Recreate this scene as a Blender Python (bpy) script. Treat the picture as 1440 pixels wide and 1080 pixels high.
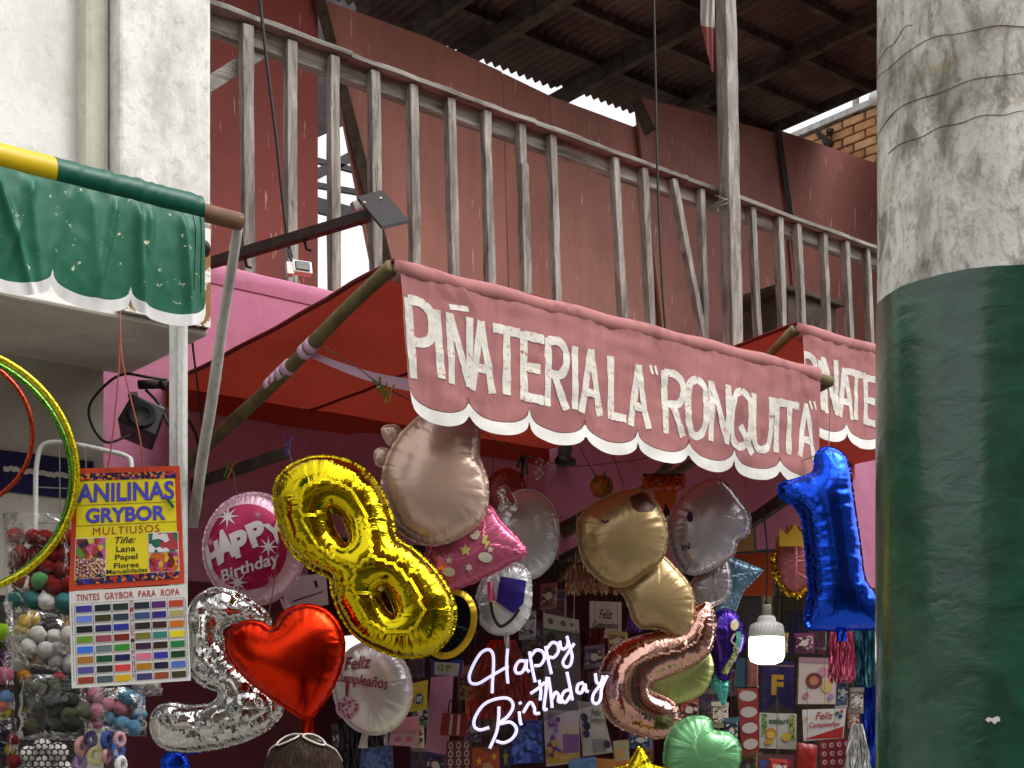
import bpy, bmesh, math, random
import numpy as np
from mathutils import Vector, Matrix, noise
from mathutils.geometry import delaunay_2d_cdt
from mathutils.bvhtree import BVHTree

for o in list(bpy.data.objects): bpy.data.objects.remove(o)
random.seed(7)
SC = bpy.context.scene
COL = SC.collection
# ------------------------------------------------------------------ camera
YAW = math.radians(38.74)
FPX, CX, HY = 1950.0, 720.0, 1030.0         # focal length, axis and horizon in photo pixels (1440 wide)
CAM = Vector((0.0, -5.085, 1.6))
FW = Vector((math.sin(YAW), math.cos(YAW), 0)); RT = Vector((math.cos(YAW), -math.sin(YAW), 0)); UP = Vector((0, 0, 1))
cd = bpy.data.cameras.new('camera'); cam = bpy.data.objects.new('camera', cd); COL.objects.link(cam)
cam.location = CAM; cam.rotation_euler = (math.pi/2, 0, -YAW)
cd.sensor_width = 36; cd.lens = FPX/1440*36; cd.shift_y = (HY-540)/1440; cd.clip_end = 500
SC.camera = cam
# ------------------------------------------------------------------ world, sun, exposure (bright overcast)
SUN_EL, SUN_AZ = math.radians(58), math.radians(150)
w = bpy.data.worlds.new('World'); SC.world = w; w.use_nodes = True
nt = w.node_tree; bg = nt.nodes['Background']
sky = nt.nodes.new('ShaderNodeTexSky'); sky.sky_type = 'NISHITA'; sky.sun_disc = False
sky.sun_elevation = SUN_EL; sky.sun_rotation = SUN_AZ; sky.dust_density = 6; sky.air_density = 1.5
hs = nt.nodes.new('ShaderNodeHueSaturation'); hs.inputs['Saturation'].default_value = 0.10; hs.inputs['Value'].default_value = 2.5
nt.links.new(sky.outputs[0], hs.inputs['Color']); nt.links.new(hs.outputs[0], bg.inputs['Color'])
bg.inputs['Strength'].default_value = 0.15
sd_ = bpy.data.lights.new('sun', 'SUN'); sun = bpy.data.objects.new('sun', sd_); COL.objects.link(sun)
sd_.energy = 0.7; sd_.angle = math.radians(25); sd_.color = (1, 0.98, 0.955)
sdir = Vector((math.sin(SUN_AZ)*math.cos(SUN_EL), math.cos(SUN_AZ)*math.cos(SUN_EL), math.sin(SUN_EL)))
sun.rotation_euler = (-sdir).to_track_quat('-Z', 'Y').to_euler()
SC.view_settings.view_transform = 'Standard'; SC.view_settings.look = 'None'
SC.view_settings.exposure = -0.25; SC.view_settings.gamma = 1.0
SC.view_settings.use_curve_mapping = False
SC.cycles.max_bounces = 7; SC.cycles.diffuse_bounces = 3; SC.cycles.glossy_bounces = 4; SC.cycles.transparent_max_bounces = 10; SC.cycles.transmission_bounces = 3
SC.cycles.caustics_reflective = False; SC.cycles.caustics_refractive = False
# ------------------------------------------------------------------ pixel -> place
def ray(px, py): return FW + RT*((px-CX)/FPX) + UP*((HY-py)/FPX)
def PD(px, py, D): return CAM + ray(px, py)*D
def PY(px, py, y): r = ray(px, py); return CAM + r*((y-CAM.y)/r.y)
def PX(px, py, x): r = ray(px, py); return CAM + r*((x-CAM.x)/r.x)
def PZ(px, py, z): r = ray(px, py); return CAM + r*((z-CAM.z)/r.z)
class Fr:
    """local frame hung at a point: u right, v up, w towards the street viewer; photo-pixel units for u,v"""
    def __init__(s, px, py, D, yaw=0, pitch=0):
        s.c = (px, py); s.m = D/FPX; s.o = PD(px, py, D)
        q = Matrix.Rotation(math.radians(yaw), 3, 'Z')
        s.r = q @ RT; s.n = q @ (-FW)
        q2 = Matrix.Rotation(math.radians(pitch), 3, s.r)
        s.u = q2 @ UP; s.n = q2 @ s.n
    def uv(s, px, py): return ((px-s.c[0])*s.m, (s.c[1]-py)*s.m)
    def __call__(s, u, v, w=0): return s.o + s.r*u + s.u*v + s.n*w
    def at(s, px, py, w=0): u, v = s.uv(px, py); return s(u, v, w)
# ------------------------------------------------------------------ objects
def tag(o, label=None, cat=None, group=None, kind=None):
    if label: o['label'] = label
    if cat: o['category'] = cat
    if group: o['group'] = group
    if kind: o['kind'] = kind
    return o
def thing(name, label, cat, loc, group=None):
    o = bpy.data.objects.new(name, None); COL.objects.link(o); o.location = loc; o.empty_display_size = .05
    return tag(o, label, cat, group)
def worg(o):
    p = Vector((0, 0, 0))
    while o is not None: p += Vector(o.location); o = o.parent
    return p
def mesh_obj(name, v, f, mat, parent=None, smooth=False, org=None, mats=None, fm=None):
    if parent is not None: org = worg(parent)
    elif org is None:
        a = np.array([tuple(p) for p in v]); org = Vector(((a[:,0].min()+a[:,0].max())/2, (a[:,1].min()+a[:,1].max())/2, a[:,2].min()))
    me = bpy.data.meshes.new(name)
    me.from_pydata([tuple(Vector(p)-org) for p in v], [], [tuple(q) for q in f])
    o = bpy.data.objects.new(name, me); COL.objects.link(o)
    if parent is not None: o.parent = parent
    else: o.location = org
    for m in (mats or [mat]): me.materials.append(m)
    if fm is not None: me.polygons.foreach_set('material_index', fm)
    if smooth: me.polygons.foreach_set('use_smooth', [True]*len(me.polygons))
    me.update()
    return o
class MB:
    def __init__(s): s.v = []; s.f = []
    def raw(s, v, f):
        n = len(s.v); s.v += [Vector(p) for p in v]; s.f += [tuple(i+n for i in q) for q in f]; return s
    def box(s, a, b):
        x0, y0, z0 = a; x1, y1, z1 = b
        return s.raw([(x0,y0,z0),(x1,y0,z0),(x1,y1,z0),(x0,y1,z0),(x0,y0,z1),(x1,y0,z1),(x1,y1,z1),(x0,y1,z1)],
            [(3,2,1,0),(4,5,6,7),(0,1,5,4),(1,2,6,5),(2,3,7,6),(3,0,4,7)])
    def beam(s, a, b, wd, th, side=None, seg=1, wob=0):
        a = Vector(a); b = Vector(b); d = (b-a).normalized()
        side = Vector(side) if side is not None else (UP if abs(d.z) < .9 else Vector((1, 0, 0)))
        n = d.cross(side).normalized(); side = n.cross(d).normalized()
        v = []; f = []
        for i in range(seg+1):
            p = a.lerp(b, i/seg)
            k = 1+random.uniform(-wob, wob); sh = side*random.uniform(-wob, wob)*wd*.4
            for (i1, j1) in ((-1,-1),(1,-1),(1,1),(-1,1)): v.append(p + sh + side*(i1*wd/2*k) + n*(j1*th/2*k))
        for i in range(seg):
            for j in range(4): f.append((i*4+j, i*4+(j+1)%4, i*4+4+(j+1)%4, i*4+4+j))
        f.append((3,2,1,0)); e = seg*4; f.append((e,e+1,e+2,e+3))
        return s.raw(v, f)
    def tube(s, pts, r, n=8, cap=True, closed=False):
        pts = [Vector(p) for p in pts]; N = len(pts)
        rr = r if isinstance(r, (list, tuple)) else [r]*N
        v = []; f = []; prev = None
        for i, p in enumerate(pts):
            if closed: d = pts[(i+1) % N]-pts[i-1]
            else: d = pts[min(i+1, N-1)]-pts[max(i-1, 0)]
            if d.length < 1e-9: d = Vector((0, 0, 1))
            d.normalize()
            if prev is None:
                a = UP if abs(d.z) < .9 else Vector((1, 0, 0)); x = d.cross(a).normalized()
            else:
                x = prev-d*prev.dot(d); x.normalize()
            prev = x; y = d.cross(x)
            for k in range(n):
                t = 2*math.pi*k/n; v.append(p+(x*math.cos(t)+y*math.sin(t))*rr[i])
        for i in range(N if closed else N-1):
            j = (i+1) % N
            for k in range(n): f.append((i*n+k, i*n+(k+1)%n, j*n+(k+1)%n, j*n+k))
        if cap and not closed: f.append(tuple(range(n))[::-1]); f.append(tuple(range((N-1)*n, N*n)))
        return s.raw(v, f)
    def prism(s, poly, vec):
        n = len(poly); vec = Vector(vec)
        v = [Vector(p) for p in poly]+[Vector(p)+vec for p in poly]
        f = [tuple(range(n))[::-1], tuple(range(n, 2*n))]+[(i, (i+1)%n, n+(i+1)%n, n+i) for i in range(n)]
        return s.raw(v, f)
    def grid(s, fn, nu, nv):
        v = [fn(i/nu, j/nv) for j in range(nv+1) for i in range(nu+1)]
        f = [(j*(nu+1)+i, j*(nu+1)+i+1, (j+1)*(nu+1)+i+1, (j+1)*(nu+1)+i) for j in range(nv) for i in range(nu)]
        return s.raw(v, f)
    def lathe(s, prof, c, axis=UP, n=24):
        c = Vector(c); axis = Vector(axis).normalized(); a = Vector((1, 0, 0)) if abs(axis.x) < .9 else Vector((0, 1, 0))
        x = axis.cross(a).normalized(); y = axis.cross(x); v = []; f = []
        for (r, h) in prof:
            for k in range(n):
                t = 2*math.pi*k/n; v.append(c+axis*h+(x*math.cos(t)+y*math.sin(t))*r)
        for i in range(len(prof)-1):
            for k in range(n): f.append((i*n+k, i*n+(k+1)%n, (i+1)*n+(k+1)%n, (i+1)*n+k))
        f.append(tuple(range(n))[::-1]); f.append(tuple(range((len(prof)-1)*n, len(prof)*n)))
        return s.raw(v, f)
    def build(s, name, mat, parent=None, smooth=False, bevel=0, org=None):
        o = mesh_obj(name, s.v, s.f, mat, parent, smooth, org)
        if bevel:
            m = o.modifiers.new('bevel', 'BEVEL'); m.width = bevel; m.segments = 2; m.limit_method = 'ANGLE'
        return o
def cr(pts, per=8, closed=False):
    """Catmull-Rom through points (any dimension)"""
    P = [np.array(tuple(p), float) for p in pts]; N = len(P); out = []
    for i in range(N if closed else N-1):
        p1 = P[i]; p2 = P[(i+1) % N]
        p0 = P[i-1] if (closed or i > 0) else 2*p1-p2
        p3 = P[(i+2) % N] if (closed or i < N-2) else 2*p2-p1
        for k in range(per):
            t = k/per
            out.append(.5*((2*p1)+(-p0+p2)*t+(2*p0-5*p1+4*p2-p3)*t*t+(-p0+3*p1-3*p2+p3)*t**3))
    if not closed: out.append(P[-1])
    return out
# ------------------------------------------------------------------ materials
def lin(r, g, b): return tuple(((c/255)/12.92 if c/255 <= .04045 else ((c/255+.055)/1.055)**2.4) for c in (r, g, b))+(1,)
class NT:
    def __init__(s, name):
        s.m = bpy.data.materials.new(name); s.m.use_nodes = True; s.t = s.m.node_tree; s.b = s.t.nodes['Principled BSDF']
        s.co = s.t.nodes.new('ShaderNodeTexCoord').outputs['Object']
    def n(s, typ, **kw):
        n = s.t.nodes.new(typ)
        for k, v in kw.items(): setattr(n, k, v)
        return n
    def link(s, a, b): s.t.links.new(a, b)
    def map(s, scale, loc=(0, 0, 0), rot=(0, 0, 0)):
        m = s.n('ShaderNodeMapping'); m.inputs['Scale'].default_value = scale; m.inputs['Location'].default_value = loc; m.inputs['Rotation'].default_value = rot
        s.link(s.co, m.inputs['Vector']); return m.outputs[0]
    def noise(s, scale=5, detail=4, stretch=(1, 1, 1), rough=.55, dist=0, loc=(0, 0, 0), rot=(0, 0, 0)):
        n = s.n('ShaderNodeTexNoise'); n.inputs['Scale'].default_value = scale; n.inputs['Detail'].default_value = detail
        n.inputs['Roughness'].default_value = rough; n.inputs['Distortion'].default_value = dist
        s.link(s.map(stretch, loc, rot), n.inputs['Vector']); return n.outputs['Fac']
    def ramp(s, fac, stops, interp='LINEAR'):
        r = s.n('ShaderNodeValToRGB'); r.color_ramp.interpolation = interp; e = r.color_ramp.elements
        while len(e) < len(stops): e.new(.5)
        for i, (p, c) in enumerate(stops):
            e[i].position = p; e[i].color = c if len(c) == 4 else tuple(c)+(1,)
        s.link(fac, r.inputs[0]); return r.outputs[0]
    def g(s, fac, a, b): return s.ramp(fac, [(a, (0, 0, 0)), (b, (1, 1, 1))])
    def mix(s, fac, a, b, blend='MIX'):
        m = s.n('ShaderNodeMix', data_type='RGBA', blend_type=blend)
        for sock, val in ((m.inputs[0], fac), (m.inputs[6], a), (m.inputs[7], b)):
            if isinstance(val, (int, float)): sock.default_value = val
            elif isinstance(val, tuple): sock.default_value = val if len(val) == 4 else val+(1,)
            else: s.link(val, sock)
        return m.outputs[2]
    def math(s, op, a, b=0):
        m = s.n('ShaderNodeMath', operation=op)
        for sock, val in ((m.inputs[0], a), (m.inputs[1], b)):
            if isinstance(val, (int, float)): sock.default_value = val
            else: s.link(val, sock)
        return m.outputs[0]
    def bump(s, h, strength=.3, dist=.01, prev=None):
        b = s.n('ShaderNodeBump'); b.inputs['Strength'].default_value = strength; b.inputs['Distance'].default_value = dist
        s.link(h, b.inputs['Height'])
        if prev is not None: s.link(prev, b.inputs['Normal'])
        return b.outputs[0]
    def fin(s, col=None, rough=None, metal=0, normal=None, spec=None, coat=0):
        if col is not None:
            if isinstance(col, tuple): s.b.inputs['Base Color'].default_value = col
            else: s.link(col, s.b.inputs['Base Color'])
        if rough is not None:
            if isinstance(rough, (int, float)): s.b.inputs['Roughness'].default_value = rough
            else: s.link(rough, s.b.inputs['Roughness'])
        s.b.inputs['Metallic'].default_value = metal
        if spec is not None: s.b.inputs['Specular IOR Level'].default_value = spec
        s.b.inputs['Coat Weight'].default_value = coat
        if normal is not None: s.link(normal, s.b.inputs['Normal'])
        return s.m
def sc(c, k): return tuple(min(1, x*k) for x in c[:3])+(1,)
_mc = {}
def M(name, rgb, rough=.6, metal=0, var=.12, vs=9, bump=.15, bs=60, stretch=(1, 1, 1), coat=0, spec=None):
    if name in _mc: return _mc[name]
    c = lin(*rgb); t = NT(name)
    f = t.noise(vs, 5, stretch); col = t.mix(f, sc(c, 1-var*1.6), sc(c, 1+var*1.4))
    nm = t.bump(t.noise(bs, 3, stretch), bump, .004) if bump else None
    rr = t.ramp(t.noise(vs*2.3, 3), [(.3, (rough*.85,)*3), (.7, (min(1, rough*1.15),)*3)])
    _mc[name] = t.fin(col, rr, metal, nm, spec, coat); return _mc[name]
def plaster(name, base, stain, amt=.5, scale=4, dirt=None, stretch=(1, 1, .6), chips=None):
    t = NT(name); b = lin(*base); s_ = lin(*stain)
    n1 = t.noise(scale, 8, stretch, .65); n2 = t.noise(scale*4, 6, (1, 1, 1), .7, .6)
    c = t.mix(t.math('MULTIPLY', t.g(n1, .42, .66), amt), b, s_)
    c = t.mix(t.math('MULTIPLY', t.g(n2, .52, .72), amt*.7), c, sc(s_, .8))
    fine = t.noise(90, 4); c = t.mix(t.math('MULTIPLY', fine, .25), c, sc(b, .75))
    if chips:
        n3 = t.noise(chips[1], 6, (1, 1, 1), .6, .4, (3, 1, 2)); c = t.mix(t.g(n3, chips[2], chips[2]+.02), c, lin(*chips[0]))
    nm = t.bump(n2, .25, .01); nm = t.bump(fine, .25, .004, nm)
    return t.fin(c, .85, 0, nm, .3)
def wood(name, stretch, base=(172, 169, 161), dark=(88, 85, 79)):
    t = NT(name)
    g1 = t.noise(1, 8, tuple(k*22 for k in stretch), .7, .8); g2 = t.noise(3, 4, (1, 1, 1), .6)
    c = t.mix(t.g(g1, .35, .68), lin(*dark), lin(*base)); c = t.mix(t.math('MULTIPLY', t.g(g2, .5, .75), .55), c, sc(lin(*dark), .85))
    c = t.mix(t.g(t.noise(1, 6, tuple(k*60 for k in stretch), .6, .3, (5, 5, 5)), .62, .72), c, lin(50, 46, 40))
    return t.fin(c, .85, 0, t.bump(g1, .5, .006), .25)
def ply(name, base, seed=0):
    t = NT(name); b = lin(*base); L = (seed*3.1, seed*1.7, seed*2.3)
    c = t.mix(t.g(t.noise(1.6, 6, (1, 1, .6), .6, .4, L), .35, .7), sc(b, .8), sc(b, 1.15))
    c = t.mix(t.math('MULTIPLY', t.g(t.noise(1, 7, (14, 14, 1.6), .7, .2, L), .5, .8), .4), c, lin(92, 74, 66))
    a = t.g(t.noise(1, 2, (55, 55, 5), .5, .5, L, (0, .09, 0)), .69, .715)      # scraped flecks
    c = t.mix(t.math('MULTIPLY', a, .6), c, lin(200, 170, 158))
    k = t.g(t.noise(1, 2, (40, 40, 3), .5, .6, (L[0]+9, 2, 7)), .74, .77); c = t.mix(t.math('MULTIPLY', k, .7), c, lin(52, 30, 26))
    return t.fin(c, .62, 0, t.bump(t.noise(70, 4, (1, 1, .3)), .15, .004), .3)
def foil(name, rgb, rough=.14, metal=1.0, crease=.55, crink=.12, cs=9, k=16, freq=60, col2=None, facet=0):
    """foil: seam creases run in from the edge (attributes sd = distance to seam, ss = place along it)"""
    t = NT(name); c = lin(*rgb)
    a = t.n('ShaderNodeAttribute', attribute_name='sd').outputs['Fac']; b = t.n('ShaderNodeAttribute', attribute_name='ss').outputs['Fac']
    nz = t.n('ShaderNodeTexNoise', noise_dimensions='2D'); nz.inputs['Scale'].default_value = 1; nz.inputs['Detail'].default_value = 3
    cb = t.n('ShaderNodeCombineXYZ'); t.link(t.math('MULTIPLY', b, freq), cb.inputs[0]); t.link(t.math('MULTIPLY', a, 6), cb.inputs[1]); t.link(cb.outputs[0], nz.inputs['Vector'])
    fall = t.math('POWER', 2.718, t.math('MULTIPLY', a, -k))
    h = t.math('MULTIPLY', nz.outputs['Fac'], fall)
    nm = t.bump(h, crease*.75, .03)
    nm = t.bump(t.noise(cs, 2, (1, 1, 1), .45, .4), crink, .02, nm)
    if facet:
        vo = t.n('ShaderNodeTexVoronoi', feature='DISTANCE_TO_EDGE'); vo.inputs['Scale'].default_value = facet
        wn = t.n('ShaderNodeTexNoise'); wn.inputs['Scale'].default_value = 12; t.link(t.co, wn.inputs['Vector'])
        va = t.n('ShaderNodeVectorMath', operation='MULTIPLY_ADD'); t.link(wn.outputs['Color'], va.inputs[0]); va.inputs[1].default_value = (.12, .12, .12); t.link(t.co, va.inputs[2]); t.link(va.outputs[0], vo.inputs['Vector'])
        nm = t.bump(vo.outputs['Distance'], .6, .06, nm)
    col = t.mix(t.noise(5, 3), sc(c, .88), sc(c, 1.08)) if col2 is None else t.mix(t.g(t.noise(4, 2), .35, .65), c, lin(*col2))
    return t.fin(col, rough, metal, nm)
def film(name, tint=(255, 255, 255), op=.03, rough=.10):
    t = NT(name); tr = t.n('ShaderNodeBsdfTransparent'); tr.inputs[0].default_value = lin(*tint)
    gl = t.n('ShaderNodeBsdfGlossy'); gl.inputs['Roughness'].default_value = rough
    nm = t.bump(t.noise(9, 3, (1, 1, 1), .5, 1.5), .6, .03); t.link(nm, gl.inputs['Normal'])
    fr = t.n('ShaderNodeFresnel'); fr.inputs['IOR'].default_value = 1.5; t.link(nm, fr.inputs['Normal'])
    mx = t.n('ShaderNodeMixShader'); t.link(t.math('MULTIPLY', t.math('ADD', fr.outputs[0], op), .55), mx.inputs[0]); t.link(tr.outputs[0], mx.inputs[1]); t.link(gl.outputs[0], mx.inputs[2])
    t.link(mx.outputs[0], t.t.nodes['Material Output'].inputs['Surface']); return t.m
def emit(name, rgb, strength):
    t = NT(name); t.b.inputs['Base Color'].default_value = lin(*rgb); t.b.inputs['Emission Color'].default_value = lin(*rgb); t.b.inputs['Emission Strength'].default_value = strength
    return t.m
def mosaic(name, cols, scale=60, rough=.35):
    t = NT(name); v = t.n('ShaderNodeTexVoronoi'); v.inputs['Scale'].default_value = scale; t.link(t.map((1, 1, 1)), v.inputs['Vector'])
    sep = t.n('ShaderNodeSeparateColor'); t.link(v.outputs['Color'], sep.inputs[0])
    n = len(cols); c = t.ramp(sep.outputs[0], [(i/n, lin(*k)) for i, k in enumerate(cols)], 'CONSTANT')
    return t.fin(c, rough)
def cloth(name, rgb, rough=.85, streak=(120, 120, 6), trans=0, var=.2, worn=None, wc=(225, 220, 215)):
    t = NT(name); c = lin(*rgb)
    n1 = t.noise(1, 6, streak, .7, .2); n2 = t.noise(3, 5, (1, 1, 1), .6)
    col = t.mix(n1, sc(c, 1-var), sc(c, 1+var)); col = t.mix(t.math('MULTIPLY', t.g(n2, .4, .7), .35), col, sc(c, .7))
    if worn: col = t.mix(t.math('MULTIPLY', t.g(t.noise(worn[0], 5, (1, 1, 1), .65, .5), worn[1], worn[1]+.03), .8), col, lin(*wc))
    nm = t.bump(n1, .25, .003)
    t.fin(col, rough, 0, nm, .25)
    if trans:
        tl = t.n('ShaderNodeBsdfTranslucent'); t.link(col, tl.inputs[0]); mx = t.n('ShaderNodeMixShader'); mx.inputs[0].default_value = trans
        t.link(t.b.outputs[0], mx.inputs[1]); t.link(tl.outputs[0], mx.inputs[2]); t.link(mx.outputs[0], t.t.nodes['Material Output'].inputs['Surface'])
    return t.m
def fuzz(name, rgb): return M(name, rgb, .95, 0, .25, 40, .9, 160, spec=.1)
m_white = plaster('white_plaster', (230, 230, 226), (192, 190, 178), .7, 4)
m_white2 = plaster('white_plaster_pitted', (228, 228, 224), (176, 173, 162), .95, 8)
m_grey = plaster('grey_plaster', (206, 202, 192), (160, 154, 142), .6, 3)  # greyer than the white walls, the plaster's own colour
m_peel = plaster('peeling_brown', (150, 108, 62), (112, 82, 52), .6, 6, chips=((226, 224, 216), 9, .53))
m_pink = plaster('pink_paint', (176, 112, 138), (152, 92, 118), .6, 2.4, chips=((150, 84, 120), 14, .70))
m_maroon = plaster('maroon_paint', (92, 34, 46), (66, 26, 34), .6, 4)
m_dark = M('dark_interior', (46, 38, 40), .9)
m_woodV = wood('weathered_wood_upright', (1, 1, .12)); m_woodH = wood('weathered_wood_rail', (.1, 1, 1))
m_woodD = wood('dark_wood', (.3, .3, .3), (92, 82, 70), (50, 42, 36)); m_bamboo = wood('bamboo_pole', (.5, .5, .5), (128, 116, 80), (84, 74, 50))
m_rust = M('rusty_steel', (50, 42, 38), .8, .2, .35, 14, .4, 60)
m_dsteel = M('dark_steel', (30, 26, 25), .6, .3, .25, 12, .2, 60)
m_galv = plaster('flaking_white_steel', (216, 216, 212), (150, 146, 138), .8, 14, stretch=(1, 1, .15), chips=((112, 84, 62), 16, .70))
m_black = M('black_plastic', (22, 22, 24), .45); m_cable = M('cable_black', (30, 28, 28), .6, bump=0)
m_wplastic = M('white_plastic', (232, 232, 228), .4, var=.04); m_string = M('string', (96, 74, 66), .8, bump=0)
m_silverwire = M('wire', (150, 146, 138), .4, .8, bump=0)
# ================================================================== SETTING
m_asph = plaster('asphalt', (62, 62, 62), (48, 48, 48), .5, 6); m_pave = plaster('pavement_concrete', (136, 132, 124), (110, 106, 98), .6, 4)
tag(MB().box((-80, -80, -.3), (80, 80, -.12)).build('ground', m_asph), kind='structure')
tag(MB().box((-40, -4.6, -.12), (40, 12, 0)).build('pavement', m_pave), kind='structure')
# the row of buildings across the street (unseen, added for foil reflections and to block low sky light)
for i, (x0, x1, h, col) in enumerate(((-14, -4, 8.5, (176, 160, 132)), (-4, 5, 9.5, (140, 92, 76)), (5, 18, 8, (180, 176, 168)))):
    b = thing('building', ['cream building added unseen across the street', 'brick red building added unseen across the street', 'white low building added unseen across the street'][i], 'building', ((x0+x1)/2, -11.2, -.1), 'buildings added unseen across the street')
    MB().box((x0, -16, -.12), (x1-.05, -11.2, h)).build('wall', plaster('far_wall_%d' % i, col, tuple(int(k*.8) for k in col), .5, 1.5), b)
    md = M('far_window_glass', (40, 46, 52), .15)
    for k in range(4):
        for zz in (1.0, 4.3):
            x = x0+.7+k*(x1-x0-1)/4
            MB().box((x, -11.23, zz), (x+1.5, -11.17, zz+1.8)).build('window', md, b)
# ------------------------------------------------------------------ shop building (pink), y = 0 is the street face
shop = thing('shop_building', 'pink painted two storey shop front behind the piñatería awning', 'building', (5, .15, 0))
XL, XR = 1.9, 12.0
OX0, OX1, LZ = 2.98, 9.2, 2.46
def pinkwall():
    m = MB()
    m.box((XL, 0, LZ), (XR, .16, 3.47)); m.box((XL, 0, 2.2), (OX0, .16, LZ-.0005)); m.box((OX1, 0, 0), (XR, .16, LZ-.0005)); return m
pinkwall().build('wall', m_pink, shop)
MB().box((XL, -.003, 0), (OX0+.002, .158, 2.199)).build('dado', m_maroon, shop)
LP = [(-.002, 3.40), (-.007, 3.43), (-.008, 3.465), (.004, 3.482), (.10, 3.485), (.165, 3.478)]
MB().grid(lambda u, v: Vector((XL+u*(XR-XL), LP[round(v*5)][0]-.002, LP[round(v*5)][1]+(.010*noise.noise(Vector((u*60, v*2, 0))) if v > 0 else 0))), 200, 5).build('ledge', m_pink, shop, True)
MB().box((XL, .16, 3.3), (XR, 2.3, 3.4)).build('balcony_floor', m_grey, shop)
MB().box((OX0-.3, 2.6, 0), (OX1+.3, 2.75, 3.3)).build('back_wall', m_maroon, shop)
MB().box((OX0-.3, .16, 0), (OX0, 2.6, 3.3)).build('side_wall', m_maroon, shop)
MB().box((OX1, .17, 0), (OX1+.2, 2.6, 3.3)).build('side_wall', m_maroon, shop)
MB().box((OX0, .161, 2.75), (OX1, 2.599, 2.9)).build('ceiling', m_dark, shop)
# red upper wall seen left of the open gap, and the dark gable boards in the gap
PB = 1.2
m_redw = ply('red_upper_wall', (132, 60, 52), 1)
a = PY(447, 300, PB)
MB().box((.5, PB, 3.4), (a.x, PB+.1, 7.2)).build('upper_wall', m_redw, shop)
g0 = [PY(px, py, 2.9) for px, py in ((425, -60), (560, -60), (560, 140), (500, 168), (425, 202))]
MB().prism(g0, (0, .06, 0)).build('gable_board', m_dark, shop)
# ------------------------------------------------------------------ roof over the balcony
RZ, RY0, RY1, RX0, RX1 = 6.0, -.15, 2.22, 2.2, 7.86
roof = thing('roof', 'dark corrugated sheet roof over the balcony', 'roof', (5, 1, 6))
t = NT('corrugated_underside'); c = t.mix(t.g(t.noise(2, 6), .35, .7), lin(72, 52, 50), lin(118, 94, 86))
m_corr = t.fin(c, .8, .2, None, .3)
px_ = .07
nsh = 7; wsh = (RX1-RX0)/nsh
for i in range(nsh):
    x0 = RX0+i*wsh; n = 84; dz = .004*(i % 2)
    def sh(u, v, x0=x0, dz=dz):
        x = x0+u*(wsh+.02); y = RY0+v*(RY1-RY0)+(.05*math.sin(i*2.3) if v == 1 else 0)
        return Vector((x, y, RZ+.07+dz+.018*math.sin(x/px_*2*math.pi)+(.0)*v))
    MB().grid(sh, n, 1).build('corrugated_sheet', m_corr, roof, True)
m_bm = wood('roof_timber', (.3, .3, .3), (96, 84, 74), (46, 38, 34))
for y in (RY0+.05, .35, .8, 1.25, 1.7):
    MB().beam((RX0, y, RZ+.02), (RX1, y, RZ+.02), .05, .045).build('purlin', m_bm, roof)
MB().box((RX1+.012, RY0, RZ+.0), (RX1+.03, RY1, RZ+.12)).build('fascia_board', m_bm, roof)
for x in (2.5, 3.3, 4.05, 4.9, 5.35, 6.2, 7.0):
    MB().beam((x, RY0, RZ-.055), (x, RY1+.03, RZ-.055), .09, .055 if x != 5.35 else .09).build('rafter', m_bm, roof)
# ------------------------------------------------------------------ plywood sheets leaning behind the railing
def sheet(pts, y, lean, label, seed, base=(164, 108, 94), edge=None):
    bot = 3.41
    P = [PY(px, py, y+(lean if k in edge else 0)) for k, (px, py) in enumerate(pts)] if edge else [PY(px, py, y) for px, py in pts]
    o = MB().prism(P, (0, .02, 0)).build('plywood_sheet', ply('red_plywood_%d' % seed, base, seed))
    return tag(o, label, 'plywood sheet', 'red plywood sheets closing the balcony')
def bz(px, y): # photo row of the balcony floor at plane y
    r = ray(px, HY-100); tt = (y-CAM.y)/r.y; return HY-(3.41-1.6)/tt*FPX
sheet([(450, -2), (600, 52), (706, 101), (719, bz(719, PB)), (560, bz(560, PB))], PB, 0, 'brownish red plywood sheet with a slanting left edge beside the open gap', 2)
sheet([(708, 103), (772, 134), (792, bz(792, PB)), (721, bz(721, PB))], PB+.012, 0, 'narrow red plywood sheet under the slits of sky', 3, (156, 102, 88))
sheet([(774, 135), (915, 187), (960, 205), (985, bz(985, PB+.02)), (794, bz(794, PB+.02))], PB+.02, 0, 'plain red plywood sheet left of the raised sheet', 4, (160, 110, 96))
sheet([(893, 134), (1096, 188), (1134, bz(1127, PB-.03)), (952, bz(952, PB-.03))], PB-.03, 0, 'raised red plywood sheet behind the tall wooden post', 5, (142, 94, 84))
sheet([(1097, 183), (1330, 263), (1330, bz(1330, PB-.05)), (1137, bz(1137, PB-.05))], PB-.05, 0, 'red plywood sheet next to the green and concrete column', 6, (134, 84, 76))
# timber edging of the slanting sheet and of the raised one
e = MB().beam(PY(449, -4, PB-.03), PY(552, 398, PB-.03), .055, .05, RT).build('batten_gap_strip', m_woodD); tag(e, 'dark timber batten along the slanting plywood edge', 'batten')
e = MB().beam(PY(889, 132, PB-.05), PY(915, 186, PB-.05), .07, .03, RT).build('batten_gap_strip', m_woodD); tag(e, 'short dark batten at the raised plywood corner', 'batten')
e = MB().beam(PY(1095, 186, PB-.06), PY(1131, 440, PB-.06), .035, .02, RT).build('batten_gap_strip', m_black); tag(e, 'black strip standing in for the dark of the gap between the right plywood sheets', 'batten')  # black strip put in for the shade of the open joint
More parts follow.
